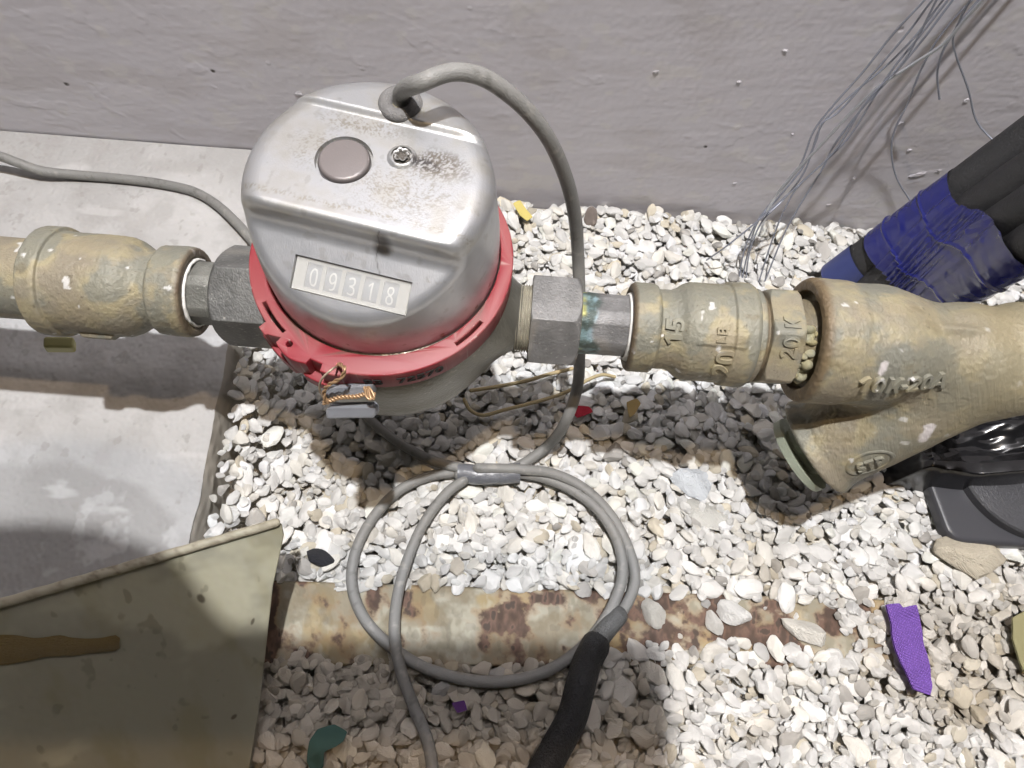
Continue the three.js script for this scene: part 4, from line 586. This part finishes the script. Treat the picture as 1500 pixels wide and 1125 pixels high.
// ================================================================ black bag and tray, lower right
{
  const film = std({ phys: true, rgb: [0.009, 0.009, 0.01], roughness: 0.22, clearcoat: 0.5, clearcoatRoughness: 0.15, side: THREE.DoubleSide });
  const c00 = P(1300, 712, 0.006), bag = gridGeo(150, 130, (u, v) => {
    const x = mix(1285, 1680, u), y = mix(545, 715, v) + 18 * Math.sin(u * 5) * (v > 0.9 ? 1 : 0.3); const e = Math.min(1, Math.min(u * 5, (1 - v) * 5)); const p = P(x, y, 0.004);
    const ridge = Math.abs(fbm(u * 3.2 + v * 1.4, v * 3.5 - u, 4, 3) - 0.5) * 2; const h = 0.012 + 0.026 * sst(0, 1, u) + 0.03 * sst(0, 0.5, e) * (0.55 + 0.6 * fbm(u * 2.5, v * 2.5, 8, 2)) - 0.018 * (1 - ridge) * e + 0.004 * fbm(u * 16, v * 16, 3, 2); p.y = Math.min(0.075, 0.004 + h * sst(0, 0.35, e)); return p;
  }, { flip: false });
  const b = mesh('plastic_bag', bag, film); tag(b, 'crumpled black plastic bag under the strainer at the right edge', 'bag'); b.position.copy(c00); bag.translate(-c00.x, -c00.y, -c00.z);
  const tr = thing('plastic_tray', 'dark grey plastic tray corner with a curved raised rim at the right edge', 'tray');
  const pm = std({ rgb: [0.055, 0.055, 0.062], roughness: 0.38, bumpMap: grainTex, bumpScale: 0.0004 });
  const h = 0.016, q = [P(1368, 708, h), P(1398, 786, h), P(1620, 800, h), P(1640, 700, h)]; const sh = new THREE.Shape(); const r2 = (a, b, t) => [mix(a.x, b.x, t), -mix(a.z, b.z, t)];
  sh.moveTo(...r2(q[0], q[1], 0.06)); sh.lineTo(...r2(q[0], q[1], 0.78)); sh.quadraticCurveTo(q[1].x, -q[1].z, ...r2(q[1], q[2], 0.1)); sh.lineTo(q[2].x, -q[2].z); sh.lineTo(q[3].x, -q[3].z); sh.closePath();
  let tg = new THREE.ExtrudeGeometry(sh, { depth: 0.004, bevelEnabled: true, bevelThickness: 0.003, bevelSize: 0.003, bevelSegments: 5, curveSegments: 16 }); tg.rotateX(-Math.PI / 2); tg.translate(0, h - 0.007, 0); mesh('tray_base', tg, pm, tr);
  const c = P(1500, 690, h), rd = c.distanceTo(P(1478, 780, h)); const rim = gridGeo(80, 24, (u, v) => { const a = mix(1.2, 3.5, u); const pr = [[-0.0, 0], [-0.0002, 0.0055], [-0.0012, 0.0068], [-0.012, 0.0072], [-0.03, 0.0072]]; const s = v * 4, k = Math.min(3, Math.floor(s)), f = s - k; const rr_ = rd + mix(pr[k][0], pr[k + 1][0], f), y = mix(pr[k][1], pr[k + 1][1], f); return V(c.x + rr_ * Math.cos(a), h + y - 0.0003, c.z + rr_ * Math.sin(a)); }); mesh('raised_rim', rim, std({ rgb: [0.06, 0.06, 0.066], roughness: 0.42, side: THREE.DoubleSide, bumpMap: grainTex, bumpScale: 0.0004 }), tr);
  settle(tr, P(1450, 740, 0));
}

// ================================================================ sheet metal panel, lower left
{
  const A = P(0, 883, 0.085), B = P(411, 764, 0.075), D = P(362, 1140, 0.008);
  const ab = B.clone().sub(A), bd = D.clone().sub(B); const nrm = ab.clone().cross(bd).normalize(); if (nrm.y < 0) nrm.negate();
  const onPlane = (x, y) => { const d = rayDir(x, y); return EYE.clone().addScaledVector(d, B.clone().sub(EYE).dot(nrm) / d.dot(nrm)); };
  const ex = ab.clone().normalize(), ez = nrm.clone().cross(ex); const to = (p) => [p.clone().sub(B).dot(ex), p.clone().sub(B).dot(ez)];
  const out = [[-260, 960], [402, 766], [411, 772], [414, 786], [398, 860], [388, 950], [378, 1040], [362, 1140], [350, 1250], [-260, 1250]].map(([x, y]) => to(onPlane(x, y)));
  const sh = new THREE.Shape(); out.forEach(([a, b], i) => i ? sh.lineTo(a, b) : sh.moveTo(a, b)); sh.closePath();
  let g = new THREE.ExtrudeGeometry(sh, { depth: 0.002, bevelEnabled: true, bevelThickness: 0.0006, bevelSize: 0.0005, bevelSegments: 2 }); g.translate(0, 0, -0.0032);
  const M = new THREE.Matrix4().makeBasis(ex, ez, nrm); 
  { const p = g.attributes.position, uv = g.attributes.uv; for (let i = 0; i < p.count; i++) uv.setXY(i, (p.getX(i) + 0.28) / 0.32, (p.getY(i) + 0.28) / 0.32); }
  const sp = []; for (let i = 0; i < 14; i++) sp.push([rnd(), rnd(), rr(0.0008, 0.003), rr(0.001, 0.003), rr(-0.6, 0.6)]);
  const ct = dataTex(1024, 1024, (u, v) => { const x = u * 0.32, y = v * 0.32; let c = mix3([0.24, 0.224, 0.165], [0.3, 0.285, 0.215], sst(0.3, 0.7, fbm(x * 18, y * 14, 5, 5))); c = mix3(c, [0.2, 0.175, 0.09], 0.5 * sst(0.52, 0.7, fbm(x * 60, y * 26, 8, 4))); c = mix3(c, [0.44, 0.41, 0.29], 0.5 * sst(0.56, 0.72, fbm(x * 30, y * 42, 18, 4))); c = mix3(c, [0.1, 0.085, 0.05], 0.4 * sst(0.72, 0.8, fbm(x * 170, y * 120, 28, 3))); for (const [a, b, r1, r2_, k] of sp) { const dx = (u - a) * 0.32, dy = (v - b) * 0.32, d = Math.hypot((dx + k * dy) / r1 * 1.6, dy / r2_); if (d < 1.3) c = mix3(c, [0.06, 0.045, 0.025], 0.85 * sst(1.2, 0.6, d)); } return c; });
  g.applyMatrix4(M); g.translate(B.x, B.y, B.z);
  const pn = thing('metal_panel', 'dirty olive beige painted sheet metal panel in the lower left corner', 'panel');
  mesh('panel_sheet', g, std({ map: ct, bumpMap: grainTex, bumpScale: 0.0004, roughness: 0.55 }), pn);
  // folded lip along the upper edge
  const lp = []; for (let i = 0; i <= 40; i++) { const q = onPlane(mix(-260, 404, i / 40), mix(960, 766, i / 40)); q.y += 0.0004 * Math.sin(i * 2.1); lp.push(q); }
  mesh('folded_edge', paint(tube(lp, 0.0021, { seg: 160, rad: 12 }), (p) => mix3([0.36, 0.325, 0.24], [0.17, 0.14, 0.095], 0.8 * sst(0.45, 0.75, fbm(p.x * 420, p.y * 420, p.z * 420, 4)) * (0.4 + fbm(p.x * 40, 2, p.z * 40, 2)))), std({ vertexColors: true, roughness: 0.6 }), pn);
  // strip of old brown glue
  const strip = gridGeo(60, 10, (u, v) => { const x = mix(-200, 176, u), hw = (mix(22, 11, sst(0.45, 0.9, u)) + 7 * (fbm(u * 9, 3, 1, 3) - 0.5)) * (u > 0.985 ? 0.6 : 1); const yc = mix(962, 942, u); return onPlane(x, yc + (v - 0.5) * 2 * hw + 5 * (fbm(u * 12, 8, 2, 3) - 0.5)).addScaledVector(nrm, 0.0003 + 0.0009 * Math.sin(v * 3.14)); });
  mesh('glue_strip', strip, std({ rgb: [0.13, 0.085, 0.02], roughness: 0.5, side: THREE.DoubleSide, bumpMap: grainTex, bumpScale: 0.0005 }), pn, 'strip of old brown glue on the panel');
  settle(pn, V(B.x - 0.1, 0, B.z + 0.05));
}

// ================================================================ small litter
function scrap(name, label, cat, poly, h, rgb, o = {}) {
  const pts = poly.map(([x, y]) => P(x, y, h)), c = pts.reduce((a, p) => a.add(p), V(0, 0, 0)).divideScalar(pts.length); const cu = new THREE.CatmullRomCurve3(pts, true, 'catmullrom', o.tension ?? 0.15).getPoints(80);
  const n = o.n ?? 14, top = gridGeo(n, 80, (u, v) => { const q = c.clone().lerp(cu[Math.round(v * 80)], u); q.y = h + (o.wave ?? 0.003) * (fbm(q.x * 90, q.z * 90, 4, 2) - 0.35) - (o.droop ?? 0) * u * u; return q; }, { uv: (u, v, p) => [p.x / 0.03, p.z / 0.03] });
  const bot = top.clone(); bot.translate(0, -(o.thick ?? 0.0006), 0); { const ix = bot.index.array; for (let i = 0; i < ix.length; i += 3) { const k = ix[i]; ix[i] = ix[i + 1]; ix[i + 1] = k; } const nn = bot.attributes.normal; for (let i = 0; i < nn.count; i++) nn.setXYZ(i, -nn.getX(i), -nn.getY(i), -nn.getZ(i)); }
  const g = mergeGeometries([top, bot]); g.translate(-c.x, -h, -c.z); const m = mesh(name, g, std({ rgb, roughness: 0.9, side: THREE.DoubleSide, ...(o.mat || {}) })); m.position.set(c.x, h, c.z); return tag(m, label, cat);
}
const weave = dataTex(256, 256, (u, v) => 0.5 + 0.25 * Math.sin((u + v * 0.6) * 6.2832 * 22) * 0.8 + 0.25 * Math.sin((v - u * 0.4) * 6.2832 * 20), false);
scrap('cloth_strip', 'torn strip of purple cloth on the gravel at the lower right', 'cloth', [[1298, 886], [1316, 884], [1322, 890], [1340, 887], [1349, 920], [1358, 960], [1363, 1000], [1360, 1018], [1340, 1010], [1318, 975], [1306, 935], [1305, 912]], 0.0155, [0.17, 0.08, 0.36], { thick: 0.0012, wave: 0.008, n: 30, mat: { bumpMap: weave, bumpScale: 0.0008 } });
scrap('red_scrap', 'small scrap of red plastic by the cable in the pipe shadow', 'scrap', [[832, 594], [862, 596], [868, 604], [846, 612], [838, 604]], 0.013, [0.4, 0.02, 0.04]);
scrap('teal_scrap', 'crumpled teal scrap in the shade at the bottom left of the gravel', 'scrap', [[450, 1115], [456, 1085], [468, 1068], [490, 1061], [508, 1072], [503, 1086], [492, 1094], [482, 1098], [470, 1108], [474, 1122], [458, 1140]], 0.016, [0.05, 0.105, 0.09], { wave: 0.012 });
scrap('violet_scrap', 'dark violet scrap in the shade at the bottom of the photo', 'scrap', [[662, 1030], [680, 1026], [684, 1040], [670, 1044]], 0.014, [0.09, 0.03, 0.14]);
scrap('yellow_scrap', 'yellow plastic scrap on the gravel at the wall behind the meter', 'scrap', [[752, 298], [762, 294], [772, 308], [780, 318], [772, 324], [762, 316]], 0.0135, [0.6, 0.5, 0.16]);
scrap('tan_leaf', 'small tan dead leaf in the shadow below the right socket', 'leaf', [[918, 590], [932, 585], [938, 592], [930, 606], [922, 612], [919, 600]], 0.0135, [0.35, 0.25, 0.1]);
{ // yellowish tape ends at the edges of the frame
  scrap('yellow_tape', 'olive yellow tape end at the right edge beside the purple cloth', 'tape', [[1484, 905], [1520, 890], [1530, 980], [1500, 985], [1482, 938]], 0.014, [0.25, 0.23, 0.12], { thick: 0.001 });
  const g = new RoundedBoxGeometry(0.013, 0.009, 0.006, 3, 0.0015), c = P(88, 505, 0.075); const o = mesh('pipe_tag', g, std({ rgb: [0.4, 0.38, 0.17], roughness: 0.6 })); o.position.copy(c); o.rotation.set(0.2, 0.2, -0.4); tag(o, 'small olive yellow tag hanging under the left brass socket', 'tag');
}
{ // dry straw strands
  const sm = std({ rgb: [0.45, 0.36, 0.2], roughness: 0.8 });
  tag(mesh('straw', tube([P(900, 552, 0.013), P(882, 549, 0.017), P(862, 556, 0.018), P(842, 568, 0.017), P(820, 578, 0.015), P(780, 590, 0.014), P(740, 600, 0.014), P(705, 608, 0.013), P(688, 600, 0.014), P(680, 585, 0.016)], 0.0011, { seg: 90, rad: 7 }), sm), 'curved dry straw stalk behind the meter, running under the cable', 'straw');
  tag(mesh('straw', tube([P(838, 540, 0.015), P(805, 548, 0.016), P(770, 558, 0.016), P(730, 566, 0.015), P(690, 572, 0.014)], 0.0012, { seg: 50, rad: 7 }), sm), 'straighter dry straw stalk just below the right grey nut', 'straw');
}

// ================================================================ outside the frame: the lamp, and the hatch leaf added only to shade the foreground
{
  const t = thing('work_lamp', 'black work lamp with two bulbs hanging over the meter', 'lamp'); const c = LAMP.clone().add(V(0, 0.05, 0.045));
  const hg = new RoundedBoxGeometry(0.16, 0.03, 0.24, 4, 0.008); hg.translate(c.x, c.y, c.z); mesh('lamp_housing', hg, std({ rgb: [0.04, 0.04, 0.04], roughness: 0.6 }), t);
  for (const [dz, e] of [[0, 6], [0.095, 0.9]]) { const q = new THREE.CylinderGeometry(0.014, 0.014, 0.004, 32); q.translate(LAMP.x, LAMP.y + 0.031, LAMP.z + dz); const m = std({ rgb: [0.8, 0.8, 0.8], roughness: 0.4 }); m.emissive.setRGB(e, e, e * 0.95); mesh('lamp_lens', q, m, t); }
  settle(t, c);
}
{
  const h = 0.44, k = (h) / LAMP.y; const S = (x, y, hh) => { const p = P(x, y, hh); return LAMP.clone().add(p.sub(LAMP).multiplyScalar((LAMP.y - h) / (LAMP.y - hh))); };
  const pts = [S(-330, 900, SLAB), S(-150, 800, SLAB), S(-40, 775, SLAB), S(70, 769, SLAB), S(150, 780, SLAB), S(235, 810, SLAB), S(285, 850, 0.05), S(320, 905, 0.04), S(355, 936, 0.02), S(395, 942, 0.005), S(700, 943, 0.005), S(945, 942, 0.005), S(966, 950, 0.005), S(972, 972, 0.005), S(975, 1060, 0.005), S(985, 1250, 0.0), S(-330, 1250, 0.0)];
  const sh = new THREE.Shape(); pts.forEach((p, i) => i ? sh.lineTo(p.x, -p.z) : sh.moveTo(p.x, -p.z)); sh.closePath();
  const g = new THREE.ExtrudeGeometry(sh, { depth: 0.006, bevelEnabled: true, bevelThickness: 0.001, bevelSize: 0.001, bevelSegments: 2 }); g.rotateX(-Math.PI / 2);
  const o = mesh('shade_blocker', g, std({ rgb: [0.2, 0.2, 0.19], roughness: 0.6, metalness: 0.2 })); o.position.y = h; tag(o, 'grey hatch leaf added out of view, cut to cast the foreground shade', 'blocker');  // added unseen sheet, its outline shaped to cast the foreground shade
}
renderer.render(scene, camera);
